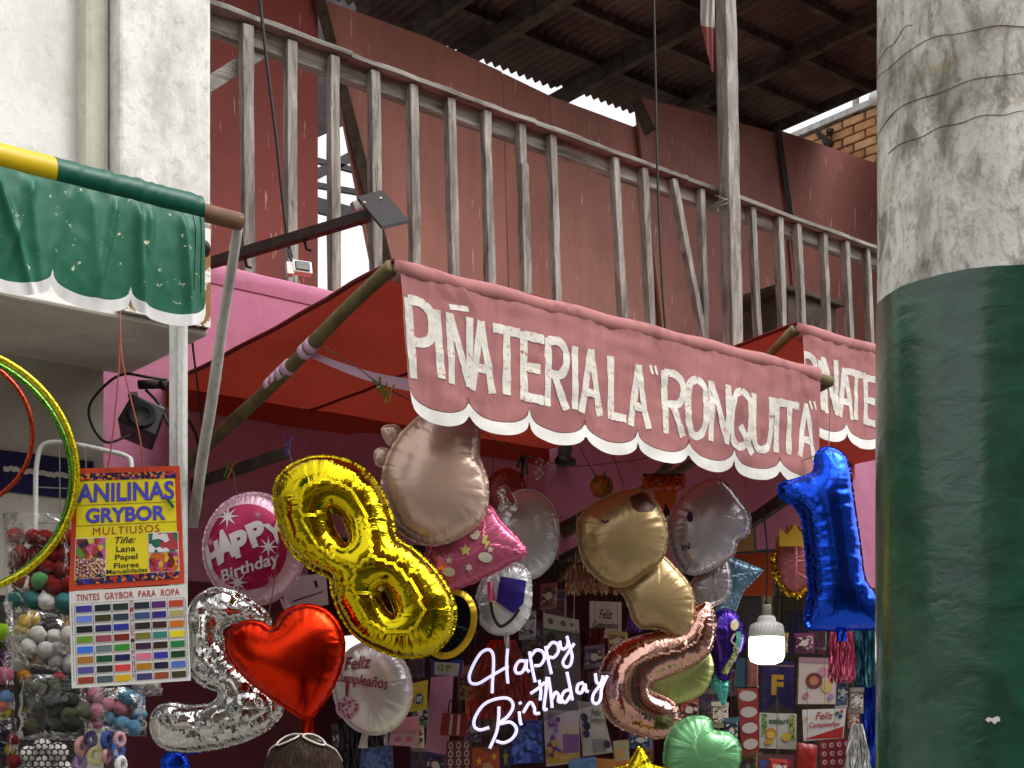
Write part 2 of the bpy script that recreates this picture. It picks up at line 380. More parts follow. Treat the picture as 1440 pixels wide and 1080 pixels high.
# ------------------------------------------------------------------ wooden railing
RLY = .06
rail = thing('balcony_railing', 'weathered grey wooden balcony railing with uneven balusters', 'railing', PY(760, 420, RLY))
def rl(px): return 12+.3595*(px-300)      # photo row of the rail's top edge
for (p0, p1, dy) in ((250, 487, 0), (485, 742, 3), (741, 957, 4), (956, 1340, 5)):
    a = PY(p0, rl(p0)+dy+3, RLY); b = PY(p1, rl(p1)+dy+3, RLY)
    MB().beam(a, b, .022, .12, None, 12, .08).build('cap_plank', m_woodH, rail, bevel=.002)
a = PY(250, rl(250)+23, RLY+.02); b = PY(700, rl(700)+24, RLY+.02); MB().beam(a, b, .085, .05, None, 14, .03).build('rail_beam', m_woodH, rail, bevel=.003)
a = PY(699, rl(699)+24, RLY+.02); b = PY(1340, rl(1340)+20, RLY+.02); MB().beam(a, b, .085, .05, None, 18, .03).build('rail_beam', m_woodH, rail, bevel=.003)
bal = [(346,349,16),(408,409,15),(468,470,14),(525,529,14),(579,584,13),(632,640,13),(682,691,12),(775,784,11),(863,879,11),(904,917,11),(945,1001,10),(985,992,9),(1056,1070,10),(1094,1104,10),(1120,1133,9),(1157,1167,9),(1188,1200,9),(1218,1228,8),(1262,1272,8)]
def basey(px): r = ray(px, 500); tt = (RLY-.02-CAM.y)/r.y; return HY-(3.47-1.6)/tt*FPX
for (xt, xb, wpx) in bal:
    y = RLY-.024
    a = PY(xt, rl(xt)+8, y); b = PY(xb, basey(xb), y)
    MB().beam(a, b, wpx*5.95/FPX*1.06*(1+.0004*(xt-465)), .042, (1, 0, 0), 7, .09).build('baluster', m_woodV, rail, bevel=.003)
a = PY(731, rl(731)+8, RLY-.02); b = PY(735, 270, RLY-.02); MB().beam(a, b, .042, .04, (1, 0, 0), 4, .05).build('baluster', m_woodV, rail, bevel=.003)
a = PY(735, 232, RLY-.066); b = PY(741, basey(741), RLY-.066); MB().beam(a, b, .045, .04, (1, 0, 0), 6, .06).build('baluster', m_woodV, rail, bevel=.003)
MB().beam(PY(285, 124, RLY+.03), PY(372, 70, RLY+.03), .06, .03, None, 3, .05).build('brace', m_woodH, rail, bevel=.003)
# tall post tied to the railing
post = thing('wooden_post', 'tall weathered wooden post wired to the railing', 'post', PY(1031, 498, -.06))
MB().beam(PY(1019, -60, -.06), PY(1031, 500, -.06), .085, .075, (1, 0, 0), 16, .05).build('pole', m_woodV, post, bevel=.005)
for k in range(4):
    c = PY(1025, 279+k*4, -.06); pts = []
    for j in range(13):
        th = j/12*2*math.pi; pts.append(c+Vector((math.cos(th)*.068, math.sin(th)*.058+.02, math.sin(th*1+k)*.035)))
    MB().tube(pts, .003, 5, closed=False).build('tie_wire', m_silverwire, post, True)
fl = thing('cloth_flag', 'faded red and white cloth flag hanging beside the tall post', 'flag', PY(1000, 100, .02))
def flg(u, v):
    px = 985+u*20+max(0, (v-.5))*12; py = -40+v*(138+u*6); return PY(px-(v*u*0), py, .02+.03*math.sin(u*7+v*3))
MB().grid(lambda u, v: flg(u, v*.55), 8, 10).build('white_half', cloth('flag_white', (196, 190, 184)), fl, True)
MB().grid(lambda u, v: flg(u*(1-.6*v)+.5*v, .55+v*.45), 8, 10).build('red_half', cloth('flag_red', (150, 84, 80)), fl, True)
# cables coming down from the roof
def cable(label, pts, y, r=.006, cat='cable', mat=None):
    P = [PY(px, py, y) for px, py in pts]
    return tag(MB().tube(cr(P, 6), r, 6).build('cable', mat or m_cable, None, True), label, cat)
cable('black cable hanging down in front of the left balusters', [(363, -30), (372, 60), (388, 190), (402, 320), (410, 362)], -.03, .007)
cable('black cable hanging in the middle of the railing', [(919, -30), (922, 120), (925, 260), (931, 400), (937, 480)], -.03, .006)
# steel arm with a flat plate, floodlight
arm = thing('steel_bracket', 'rusty steel arm carrying a flat dark plate over the ledge', 'bracket', PY(300, 372, -.1))
A, B = PY(286, 373, -.1), PD(518, 303, 4.9)
MB().beam(A, B, .035, .035, None, 6, .04).build('arm', m_rust, arm)
pl = [PD(502, 281, 4.85), PD(538, 272, 5.0), PD(575, 314, 4.78), PD(537, 323, 4.65)]
MB().prism(pl, (0, .0, .012)).build('plate', m_dsteel, arm)
for px, py in ((512, 286), (535, 280), (562, 312), (540, 316)): MB().lathe([(.006, 0), (.006, .006), (.003, .008)], PD(px, py, 4.77), -FW, 8).build('bolt', m_silverwire, arm)
MB().beam(PD(496, 291, 4.95), PD(520, 284, 4.98), .03, .03).build('clip', m_silverwire, arm)
for k, px in enumerate((433, 348)): MB().tube([A.lerp(B, (px-286)/232)+Vector((0, -.0, -.01)), A.lerp(B, (px-286)/232)+Vector((.01, 0, -.05)), A.lerp(B, (px-286)/232)+Vector((.03, 0, -.05))], .006, 6).build('hook', m_rust, arm)
fld = thing('floodlight', 'small white floodlight hanging under the steel arm', 'floodlight', PY(425, 385, -.06))
q = Fr(426, 376, 5.55, 25, -18)
def fbox(fr, x0, x1, y0, y1, w0, w1):
    m = MB(); v = [fr.at(x, y, w_) for w_ in (w0, w1) for (x, y) in ((x0, y0), (x1, y0), (x1, y1), (x0, y1))]
    return m.raw(v, [(0,1,2,3),(7,6,5,4),(0,4,5,1),(1,5,6,2),(2,6,7,3),(3,7,4,0)])
fbox(q, 412, 440, 364, 384, -.03, .0).build('housing', m_wplastic, fld, bevel=.006)
fbox(q, 415, 436, 367, 381, .001, .006).build('lens', m_black, fld, bevel=.002)
fbox(q, 403, 413, 368, 388, -.03, -.005).build('mount', m_galv, fld, bevel=.003)
MB().tube([q.at(410, 345, -.02), q.at(411, 356, -.02), q.at(414, 366, -.02)], .006, 6).build('cord', m_cable, fld)
# steel frame of a mast behind, in the gap
lat = thing('steel_lattice', 'thin steel lattice bars against the white sky in the gap', 'lattice', PY(490, 300, 6))
for (a, b, wd) in (((430, 222), (545, 252), .05), ((430, 258), (545, 278), .05), ((430, 228-8), (545, 232), .0), ((425, 255), (525, 205), .09), ((425, 283), (545, 316), .14)):
    if wd: MB().beam(PY(*a, 6), PY(*b, 6), wd, .04).build('bar', m_dsteel, lat)
for px in (428, 548): MB().beam(PY(px, 120, 6.05), PY(px, 520, 6.05), .08, .06).build('upright', m_dsteel, lat)
# old cabinet shape behind the railing, right
cab = thing('wooden_crate', 'old dark wooden crate behind the right end of the railing', 'crate', PY(1145, 470, .7))
q0 = PY(1108, 410, .5); q1 = PY(1176, 430, .5)
MB().box((q0.x, .5, 3.41), (q1.x, .9, q0.z)).build('box', m_woodD, cab, bevel=.006)
MB().box((q0.x-.1, .47, q0.z), (q1.x+.05, .93, q0.z+.03)).build('lid', m_woodD, cab, bevel=.004)
# ------------------------------------------------------------------ brick building on the right
BX = 8.45
bw = thing('brick_building', 'orange brick side wall above the right plywood sheet', 'building', (BX+.5, 1, 0))
m_mort = plaster('mortar', (176, 164, 146), (128, 118, 104), .6, 12)
MB().box((BX+.012, -.6, 0), (BX+.3, 4, 6.20)).build('mortar', m_mort, bw)
bm0 = None; mbr = [M('orange_brick_%d' % i, c_, .9, 0, .3, 14, .5, 60) for i, c_ in enumerate(((206, 156, 110), (196, 142, 96), (214, 168, 122), (184, 128, 88)))]
meshes = []
for i in range(4):
    m = MB().box((-.02, -.094, -.0285), (.02, .094, .0285)); o = m.build('brick', mbr[i], None, org=Vector((0, 0, 0))); o.parent = bw; o.modifiers.new('b', 'BEVEL').width = .005; meshes.append(o)
used = [False]*4
k = 0
for r_ in range(11):
    for c_ in range(8):
        y = .55+c_*.205+(.1 if r_ % 2 else 0)+random.uniform(-.004, .004); z = 6.15-r_*.068+random.uniform(-.003, .003)
        i = random.randrange(4)
        if not used[i]: o = meshes[i]; used[i] = True
        else:
            o = meshes[i].copy(); COL.objects.link(o); o.parent = bw
        o.location = Vector((BX+random.uniform(-.004, .004), y, z))-bw.location; o.rotation_euler = (random.uniform(-.01, .01), 0, random.uniform(-.01, .01))
MB().box((BX-.04, -.6, 6.20), (BX+.34, 4, 6.245)).build('coping', m_galv, bw)
nr = thing('metal_roof', 'small red corrugated roof above the brick wall', 'roof', (BX+.4, .9, 6.5))
MB().grid(lambda u, v: Vector((BX-.12+v*1.2, -1.2+u*2.55, 6.45+.5*v+.02*math.sin(u*2.55/.09*2*math.pi))), 220, 1).build('corrugated_sheet', M('red_sheet', (122, 70, 60), .6), nr, True)
for y in (1.0, 1.36): MB().beam((BX, y, 6.2), (BX, y, 6.47), .035, .035).build('upright', m_galv, nr)
MB().beam((BX-.1, -1.2, 6.42), (BX-.1, 1.37, 6.42), .05, .04).build('edge_bar', m_galv, nr)
lb = thing('lamp_bulb', 'bare round white bulb above the brick wall', 'bulb', PX(1230, 146, BX-.06))
c = PX(1230, 137, BX-.08); MB().lathe([(.012, .10), (.016, .06), (.034, .03), (.045, 0), (.04, -.03), (.02, -.05), (.004, -.055)], c, UP, 16).build('glass', M('opal_glass', (226, 226, 222), .2), lb, True)
vent = tag(MB().beam((BX-.03, 1.56, 6.02), (BX-.06, 1.68, 6.17), .05, .05, None, 4, .3).beam((BX-.02, 1.60, 6.15), (BX-.10, 1.50, 6.10), .03, .03, None, 4, .3).build('wall_bracket', m_rust, bevel=.006), 'dark broken bracket at the top corner of the brick wall', 'bracket')
# ------------------------------------------------------------------ white building on the left
WY, WX = -.875, 2.10
wb = thing('white_building', 'white plastered building with an overhanging upper storey', 'building', (0, 0, 0))
ZU = 2.93
MB().box((-4, WY+.14, ZU+.012), (WX-.25, -.2, 8)).build('wall', m_white, wb)
pxl = PY(168, 200, WY).x
MB().box((pxl, WY, ZU+.34), (WX, -.2, 8)).build('pilaster', m_white2, wb, bevel=.012)
m_step = plaster('shaded_step_plaster', (206, 204, 190), (172, 168, 150), .7, 5)  # darker greenish plaster, shading of the pilaster return put into its colour
x2 = PY(128, 200, WY+.07).x
MB().box((x2-.02, WY+.07, ZU+.012), (pxl-.0005, -.2, 8)).build('pilaster_step', m_step, wb, bevel=.02)
MB().box((pxl, WY+.002, ZU+.012), (WX-.002, -.2, ZU+.3395)).build('pilaster_foot', m_peel, wb)
MB().box((-4, WY+.02, ZU-.012), (WX-.001, -.2, ZU+.0115)).build('overhang_slab', m_grey, wb, bevel=.01)
MB().box((-4, -.215, 0), (WX-.1, .14, ZU-.0125)).build('lower_wall', m_grey, wb)
m_blue = plaster('navy_band', (36, 34, 78), (24, 22, 52), .6, 6, chips=((150, 140, 120), 7, .66))
z0 = PY(60, 697, -.22).z; z1 = PY(60, 640, -.22).z
MB().box((-4, -.222, z0), (WX-.14, -.2145, z1)).build('painted_band', m_blue, wb)
# loose plaster edges along the band
for k in range(14):
    x = PY(4+k*13, 665, -.22).x; zc = (z0+z1)/2+.01
    MB().grid(lambda u, v: Vector((x+u*.04, -.226-.004*noise.noise(Vector((x*9+u, v, 1))), zc-.012+v*.018+.008*noise.noise(Vector((x*30+u*2, 0, 0))))), 3, 2).build('paint_flake', m_grey, wb)
# ------------------------------------------------------------------ column
cc = PD(1392, 900, 2.82); CR = .222
colm = thing('column', 'round concrete column wrapped in glossy dark green below', 'column', (cc.x, cc.y, 0))
t = NT('stained_concrete')
n1 = t.noise(3, 9, (1, 1, .8), .7, .6); n2 = t.noise(14, 8, (1, 1, .5), .7, 1.0); n3 = t.noise(60, 5, (1, 1, .7), .7, .5)
c = t.ramp(n1, [(.36, lin(140, 136, 122)), (.47, lin(212, 210, 200)), (.60, lin(238, 238, 232))])
c = t.mix(t.math('MULTIPLY', t.g(n2, .50, .64), .75), c, lin(112, 106, 92)); c = t.mix(t.math('MULTIPLY', t.g(n3, .5, .68), .5), c, lin(92, 86, 76))
c = t.mix(t.math('MULTIPLY', t.g(t.noise(2.2, 7, (1.6, 1.6, .6), .65, .5, (4, 7, 2)), .54, .66), .8), c, lin(86, 80, 68))
c = t.mix(t.math('MULTIPLY', t.g(t.noise(2.5, 5, (1.2, 1.2, 3), .6, .2, (8, 2, 5)), .62, .7), .55), c, lin(176, 144, 66))
m_conc = t.fin(c, .85, 0, t.bump(n3, .35, .006, t.bump(n2, .3, .012)), .3)
t = NT('green_wrap'); n1 = t.noise(1, 2.5, (9, 9, 17), .5, .9); n2 = t.noise(1, 3, (5, 5, 9), .5, .8)
c = t.mix(t.g(n1, .35, .7), lin(22, 66, 48), lin(36, 88, 66)); c = t.mix(t.g(t.noise(1, 3, (38, 38, 4), .5, .2), .76, .79), c, lin(96, 116, 100))
m_wrap = t.fin(c, t.ramp(n2, [(.3, (.14,)*3), (.7, (.28,)*3)]), 0, t.bump(t.noise(1, 4, (30, 30, 46), .55, .8), .10, .008, t.bump(n1, .10, .02)), .8)
ZB = 1.6+(HY-372)/FPX*(2.82-CR)
def cyl(r, z0, z1, nz, amp, top=None):
    def fn(u, v):
        th = u*2*math.pi; z = z0+(z1-z0)*v
        if v == 1 and top: z += .002*noise.noise(Vector((math.cos(th)*6, math.sin(th)*6, 3)))
        rr = r+amp*noise.noise(Vector((math.cos(th)*2, math.sin(th)*2, z*4)))
        return Vector((cc.x+rr*math.cos(th), cc.y+rr*math.sin(th), z))
    return MB().grid(fn, 96, nz)
cyl(CR, 0, 6, 40, .002).build('concrete_shaft', m_conc, colm, True)
cyl(CR+.003, 0, ZB, 60, .0015, True).build('green_wrap', m_wrap, colm, True)
m_rl = M('rusty_wire', (128, 98, 58), .9)
def ring(zpx, t0, t1, tilt, seed):
    z = 1.6+(HY-zpx)/FPX*(2.82-CR); pts = []
    base = math.atan2(CAM.y-cc.y, CAM.x-cc.x)
    for j in range(41):
        th = base+math.radians(t0+(t1-t0)*j/40)
        pts.append((cc.x+(CR+.0005)*math.cos(th), cc.y+(CR+.0005)*math.sin(th), z+tilt*(j/40-.5)+.014*noise.noise(Vector((j*.15, seed, 0)))))
    MB().tube(pts, [.0006+.0009*abs(noise.noise(Vector((j*.3, seed, 5)))) for j in range(41)], 5).build('rust_line', m_rl, colm, True)
ring(32, -95, 60, -.02, 1); ring(104, -90, 70, .02, 2); ring(160, -60, 40, 0, 3); ring(2, -100, -40, .02, 4)
q = Fr(1397, 1013, 2.59)
def scrap(u, v):
    r_ = CR+.008; th = math.atan2(q.o.y-cc.y, q.o.x-cc.x)+math.radians(-2+u*5-1.5*v*(1-u)); return Vector((cc.x+r_*math.cos(th), cc.y+r_*math.sin(th), q.o.z-.004+.012*v*(1-abs(u-.6))+.003*math.sin(u*9)))
MB().grid(scrap, 8, 4).build('paper_scrap', m_wplastic, colm)
# ================================================================== AWNINGS
def arch(x, n):          # scalloped hem: 0 at the cusps, 1 at the lowest point of a lobe
    f = (x*n) % 1.0; return math.sqrt(max(0, 1-(2*f-1)**2))**.9
GL = {'P': [[(.08,0),(.08,1)], [(.08,.98),(.55,.98),(.86,.88),(.9,.72),(.82,.55),(.5,.47),(.1,.47)]],
 'I': [[(.5,0),(.5,1)]], 'N': [[(.1,0),(.12,1)], [(.12,.98),(.86,.03)], [(.86,0),(.9,1)]],
 'A': [[(.05,0),(.45,1)], [(.45,1),(.95,0)], [(.22,.33),(.78,.33)]], 'T': [[(0,.95),(1,.95)], [(.52,.95),(.5,0)]],
 'E': [[(.12,0),(.08,1)], [(.1,.95),(.95,.95)], [(.1,.5),(.8,.5)], [(.1,.05),(.95,.05)]],
 'R': [[(.1,0),(.1,1)], [(.1,.97),(.6,.97),(.88,.85),(.88,.65),(.65,.5),(.12,.48)], [(.4,.48),(.92,0)]],
 'L': [[(.12,0),(.08,1)], [(.1,.05),(.95,.05)]],
 'O': [[(.5,1),(.18,.9),(.08,.6),(.1,.25),(.3,.03),(.6,.02),(.85,.2),(.92,.55),(.85,.88),(.5,1)]],
 'Q': [[(.5,1),(.2,.9),(.06,.6),(.1,.25),(.3,.06),(.6,.06),(.82,.25),(.88,.6),(.8,.88),(.5,1)], [(.45,.4),(.98,-.05)]],
 'U': [[(.1,1),(.08,.3),(.25,.03),(.6,.0),(.85,.2),(.92,1)]],
 'tilde': [[(0,.2),(1,.5)]], 'quotes': [[(.1,1),(.3,.2)], [(.6,1),(.8,.2)]]}
def ribbon(poly, wd, place, mb, off):
    pts = cr([(x, y, 0) for x, y in poly], 6) if len(poly) > 2 else [np.array(poly[0]+(0,))*(1-k/8)+np.array(poly[1]+(0,))*k/8 for k in range(9)]
    v = []; N = len(pts)
    for i, p in enumerate(pts):
        d = pts[min(i+1, N-1)]-pts[max(i-1, 0)]; d = d/(np.linalg.norm(d)+1e-9); n = np.array((-d[1], d[0]))
        k = wd*.42*(1+random.uniform(-.1, .1))
        for s in (-1, 0, 1): v.append(place(p[0]+n[0]*k*s, p[1]+n[1]*k*s, off))
    mb.raw(v, [(i*3+j, i*3+j+1, i*3+3+j+1, i*3+3+j) for i in range(N-1) for j in range(2)])
m_vpaint = cloth('letter_paint', (216, 212, 202), .8, (60, 60, 10), var=.2, worn=(60, .58), wc=(190, 140, 140))
m_trim = cloth('white_trim', (224, 222, 216), .8, (90, 90, 5), var=.14)
m_vpink = cloth('faded_pink_cloth', (172, 115, 114), .88, (70, 70, 4), trans=.12, var=.24, worn=(3.5, .56), wc=(150, 98, 98))
m_tarp = cloth('red_tarp', (164, 58, 42), .8, (9, 60, 9), trans=.16, var=.22)
def cords(root, a, b, r): MB().tube([a, b], r, 5).build('cord', m_string, root)
def awning(name, label, x0, x1, yf, z, H, letters, nlobe, seed, tarp_back=0.0, sag=.02, x1t=None):
    root = thing(name, label, 'awning', (x0, 0, z)); rp = .034
    MB().tube([(x0-.0+i*(x1-x0+.10)/12-.0, yf, z+.004*math.sin(i*2)) for i in range(13)], .018, 12).build('pole', m_bamboo, root, True)
    hem = MB().tube([(x0+i*(x1-x0)/30, yf, z+.003*math.sin(i*1.3)) for i in range(31)], [rp*(1+.05*noise.noise(Vector((i*.5, seed, 0)))) for i in range(31)], 18)
    hem.build('rolled_hem', m_vpink, root, True)
    def wave(x, d):
        return -.006*math.sin(x*9+seed)*d/H-.018*noise.noise(Vector((x*5, d*3, seed)))*(.3+d/H)-.006*noise.noise(Vector((x*22+d*6, d*5, seed)))-.004*noise.noise(Vector((x*9, d*26, seed)))*(1 if d < .9*H else .6)
    def surf(x, d, off=0): return Vector((x+.05*max(0, 1-(x-x0)/.35)*d/H, yf-rp*.8-.002-off+wave(x, d), z-.01-d))
    def hemd(x): return H-.058+.058*arch((x-x0)/(x1-x0), nlobe)
    va = MB().grid(lambda u, v: surf(x0+u*(x1-x0), v*hemd(x0+u*(x1-x0))), 260, 26).build('valance', m_vpink, root, True)
    TW = .036
    MB().grid(lambda u, v: surf(x0+u*(x1-x0), hemd(x0+u*(x1-x0))-TW+v*(TW+.004), .003), 260, 4).build('scalloped_trim', m_trim, va, True)
    # dark stitching just above the trim
    st = MB(); st.tube([surf(x0+i/240*(x1-x0), hemd(x0+i/240*(x1-x0))-TW-.002, .0028) for i in range(241)], .0011, 4); st.build('stitching', m_cable, va)
    for (gl, l, r, tp, bt, wd) in letters:
        mb = MB(); pl, pr = PY(l, (tp+bt)/2, yf).x, PY(r, (tp+bt)/2, yf).x; t_ = (yf-CAM.y)/ray((l+r)/2, 500).y
        zt = 1.6+(HY-tp)/FPX*t_; zb = 1.6+(HY-bt)/FPX*t_; Wd, Hh = pr-pl, zt-zb
        def place(u, v, off): 
            x = pl+u/Hh*1.0 if False else pl+u
            return surf(min(max(x, x0), x1), z-.01-(zb+v), off)
        for k, s in enumerate(GL[gl]):
            ribbon([(a*Wd, b*Hh) for a, b in s], wd, place, mb, .0012+.0003*k)
        mb.build('letter', m_vpaint, va)
    # canopy cloth from the pole back to the wall
    def tp(u, v):
        x = x0+.0+u*((x1t or x1)-x0); y = yf+v*(tarp_back-yf); zz = z+rp*(1-v)-.03*v
        return Vector((x, y, zz-sag*math.sin(math.pi*v)*(.3+.7*math.sin(math.pi*min(1, u+.1)))-.008*noise.noise(Vector((x*3, y*4, seed)))))
    cn = MB().grid(tp, 50, 40).build('canopy', m_tarp, root, True)
    MB().grid(lambda u, v: tp(u, 1)+Vector((0, -.004-.02*math.sin(u*9)*v*.3, -.085*v+.006*noise.noise(Vector((u*9, 0, seed))))), 60, 4).build('back_flap', m_tarp, cn, True)
    ed = MB().tube([tp(0, i/20) for i in range(21)], .008, 6); ed.build('edge_hem', cloth('tarp_hem', (96, 26, 26)), cn, True)
    MB().tube([tp(.33, i/20)-Vector((0, 0, .004)) for i in range(21)], .006, 6).build('seam', cloth('tarp_seam', (120, 28, 24)), cn, True)
    return root, surf, hemd
x0 = PY(555, 380, -1.605).x; x1 = PY(1146, 540, -1.605).x
L1 = [('P',560,600,425,535,.036),('I',593,615,438,534,.036),('N',617,654,446,544,.033),('tilde',622,650,429,440,.020),('A',652,686,455,553,.034),('T',685,722,463,558,.036),('E',724,758,473,568,.036),
 ('R',759,791,481,576,.034),('I',790,810,490,578,.032),('A',808,838,495,585,.033),('L',848,875,506,593,.034),('A',878,905,516,603,.033),('quotes',907,919,516,532,.013),('R',924,954,526,614,.034),
 ('O',955,984,536,616,.034),('N',986,1017,541,625,.034),('Q',1017,1051,552,633,.034),('U',1048,1079,558,633,.034),('I',1075,1092,563,638,.032),('T',1085,1114,567,641,.034),('A',1113,1141,570,646,.032),('quotes',1131,1142,566,580,.012)]
aw1, surf1, hem1 = awning('shop_awning', 'faded pink awning lettered PIÑATERIA LA RONQUITA with scalloped white trim', x0, x1, -1.605, 2.99, .435, L1, 8, 1)
def brace(root, a, b, r0, r1):
    a = Vector(a); b = Vector(b); pts = [a.lerp(b, i/16)+Vector((0, 0, .006*math.sin(i*.6))) for i in range(17)]
    MB().tube(pts, [(r0+(r1-r0)*i/16)*(1.1 if i % 5 == 0 else 1) for i in range(17)], 12).build('bamboo_brace', m_bamboo, root, True)
brace(aw1, (x0-.01, -1.60, 3.0), (2.36, .0, 2.58), .022, .024)
brace(aw1, (x1+.10, -1.60, 2.985), (x1+.1, .0, 2.56), .018, .02)
# tape wound round the left brace
m_tape = M('pink_tape', (214, 176, 204), .35)
ba, bb = Vector((x0-.01, -1.60, 3.0)), Vector((2.36, 0, 2.58))
for k, f in enumerate((.30, .325, .40, .425, .45, .475)):
    p = ba.lerp(bb, f); d = (bb-ba).normalized()
    MB().tube([p-d*.016, p, p+d*.016], .0265, 12).build('tape', m_tape, aw1, True)
rb = MB().grid(lambda u, v: ba.lerp(bb, .33).lerp(Vector((x0+.35, -1.45, 2.72)), u)+Vector((0, 0, -.03*math.sin(u*3.1)+(v-.5)*(.02+.03*u))), 14, 3).build('ribbon', m_tape, aw1, True)
x0b = PY(1121, 465, -1.48).x; x1b = x0b+2.3
L2 = [('P',1118,1138,500,575,.034),('I',1136,1149,508,578,.03),('N',1146,1168,506,584,.034),('A',1168,1190,520,590,.033),('T',1181,1209,524,592,.033),('E',1207,1228,532,600,.033),('R',1230,1252,540,608,.033)]
aw2, _, _ = awning('shop_awning', 'second pink lettered awning half hidden behind the column', x0b, x1b, -1.48, 3.20, .41, L2, 9, 5)
brace(aw2, (x0b-.01, -1.475, 3.21), (x0b+.02, 0, 2.34), .018, .02)
for o in (aw1, aw2): o['group'] = 'pink lettered awnings'
# ------------------------------------------------------------------ green awning of the left stall
m_green = cloth('green_vinyl', (40, 104, 80), .42, (40, 40, 30), var=.08, worn=(34, .645), wc=(226, 226, 190))
m_green2 = cloth('green_vinyl_roll', (20, 84, 66), .34, (6, 6, 3), var=.12); m_yel = cloth('yellow_vinyl', (206, 176, 24), .4, (5, 5, 3), var=.15)
GY, GZ = -1.69, 2.985
gx1 = PY(279, 300, GY).x; gxp = PY(338, 318, GY).x; gxy = PY(73, 255, GY).x; gx0 = gx1-1.6
ga = thing('stall_awning', 'green vinyl awning with white scalloped trim over the left stall', 'awning', (gx0, GY, GZ))
MB().tube([(gx0+i*(gxp-gx0)/10, GY, GZ) for i in range(11)], .024, 14).build('pole', M('brown_pole', (112, 78, 54), .7, 0, .3, 20, .3), ga, True)
def roll(xa, xb, mat):
    n = 40; MB().tube([(xa+i*(xb-xa)/n, GY-.002, GZ) for i in range(n+1)], [.040*(1+.13*noise.noise(Vector((xa*3+i*.35, 0, 2)))+.06*noise.noise(Vector((xa*3+i*1.1, 4, 2)))) for i in range(n+1)], 20, cap=False).build('rolled_cover', mat, ga, True)
roll(gx0, gxy, m_yel); roll(gxy+.0005, gx1, m_green2)
GH = .30
rg = random.Random(12); GF = [(.03+k*.057+rg.uniform(-.02, .02), rg.uniform(-.35, .35), rg.uniform(.008, .016), rg.uniform(.010, .024)) for k in range(28)]
def gwave(x, d):
    k = 1-d/GH*.35
    w_ = abs(math.sin(x*12+1.1*math.sin(x*5)+d*2))
    y = -.014*k*w_*(1-math.exp(-d*14))-.012*noise.noise(Vector((x*6, d*4, 3)))-.0015*noise.noise(Vector((x*40, d*26, 9)))
    for (xo, sl, wd, a_) in GF: y -= a_*math.exp(-abs((gx1-x-xo-sl*d)/wd)**1.5)*(1.1-.75*d/GH)*min(1, d*25)
    return y
def gs(x, d, off=0): return Vector((x, GY-.034-off+gwave(x, d), GZ-.028-d))
def ghem(x): return GH-.05+.05*arch((gx1-x)/.205, 1)
gv = MB().grid(lambda u, v: gs(gx0+u*(gx1-gx0), v*ghem(gx0+u*(gx1-gx0))), 320, 40).build('valance', m_green, ga, True)
MB().grid(lambda u, v: gs(gx0+u*(gx1-gx0), ghem(gx0+u*(gx1-gx0))-.026+v*.03, .004), 320, 4).build('scalloped_trim', M('white_vinyl', (226, 226, 224), .45), gv, True)
for xo in (.034, .012): MB().tube([gs(gx1-xo, i/20*.2, .001) for i in range(21)], .0012, 4).build('stitching', m_cable, gv)
pe = Vector((gxp-.01, GY, GZ)); pb = PD(268, 745, 4.32)
MB().tube([pe.lerp(pb, i/16)+Vector((0, -.014, .012))+RT*.0012*math.sin(i*.9) for i in range(17)], [.013+.004*min(1, i/8) for i in range(17)], 12).build('slanted_strut', m_galv, ga, True)
pt = PD(251, 452, 4.2)
sp = thing('steel_post', 'white flaking steel upright dropping from the overhang behind the dye sign', 'post', (pt.x, pt.y, 1.96))
MB().beam((pt.x, pt.y, 1.96), (pt.x, pt.y, 2.93), .048, .04, RT, 3, 0).build('post', m_galv, sp, bevel=.003)
MB().beam((pt.x-.004, pt.y-.024, 1.97), (pt.x-.004, pt.y-.024, 2.92), .016, .01, RT).build('rib', m_galv, sp)
# hook lamp under the awning end
hk = thing('hook_lamp', 'dark round lamp with a hook behind the green awning end', 'lamp', PD(285, 370, 4.25))
MB().lathe([(.0, .03), (.02, .028), (.026, .0), (.022, -.03), (.01, -.04)], PD(284, 348, 4.3), -FW, 16).build('head', m_black, hk, True)
MB().tube(cr([PD(281, 362, 4.28), PD(284, 372, 4.27), PD(281, 382, 4.27), PD(278, 390, 4.27), PD(284, 392, 4.27)], 5), .004, 6).build('hook', m_black, hk, True)
# ------------------------------------------------------------------ black speaker, cables on the left
spk = thing('loudspeaker', 'black box loudspeaker hanging under the white overhang', 'speaker', PD(197, 620, 4.95))
f_ = Fr(197, 588, 4.95, 18, -14)
m = MB(); v = [f_.at(x, y, w_) for w_, pts in ((.03, ((186, 556), (232, 575), (216, 620), (165, 598))), (-.14, ((190, 552), (230, 570), (216, 612), (172, 594)))) for (x, y) in pts]
m.raw(v, [(0,1,2,3),(7,6,5,4),(0,4,5,1),(1,5,6,2),(2,6,7,3),(3,7,4,0)]).build('cabinet', m_black, spk, bevel=.008)
MB().lathe([(.05, 0), (.05, .004), (.044, .003), (.012, -.004)], f_.at(199, 588, .032), f_.n, 24).build('cone', M('speaker_cone', (12, 12, 13), .8), spk, True)
MB().beam(f_.at(189, 530, -.1), f_.at(196, 560, -.1), .03, .02).build('mount', m_rust, spk)
def wire(label, pts, r=.005, mat=None, name='cable', cat='cable'):
    return tag(MB().tube(cr([PD(*p) for p in pts], 7), r, 6).build(name, mat or m_cable, None, True), label, cat)
wire('black cable looping left of the loudspeaker', [(183, 612, 4.9), (150, 622, 4.85), (130, 600, 4.85), (126, 570, 4.85), (150, 540, 4.85), (175, 526, 4.87), (205, 530, 4.9), (235, 534, 4.95)])
wire('black cables running down behind the white post', [(205, 548, 5.0), (225, 570, 5.0), (240, 600, 5.0), (262, 590, 5.1), (275, 610, 5.2), (282, 640, 5.3)], .006)
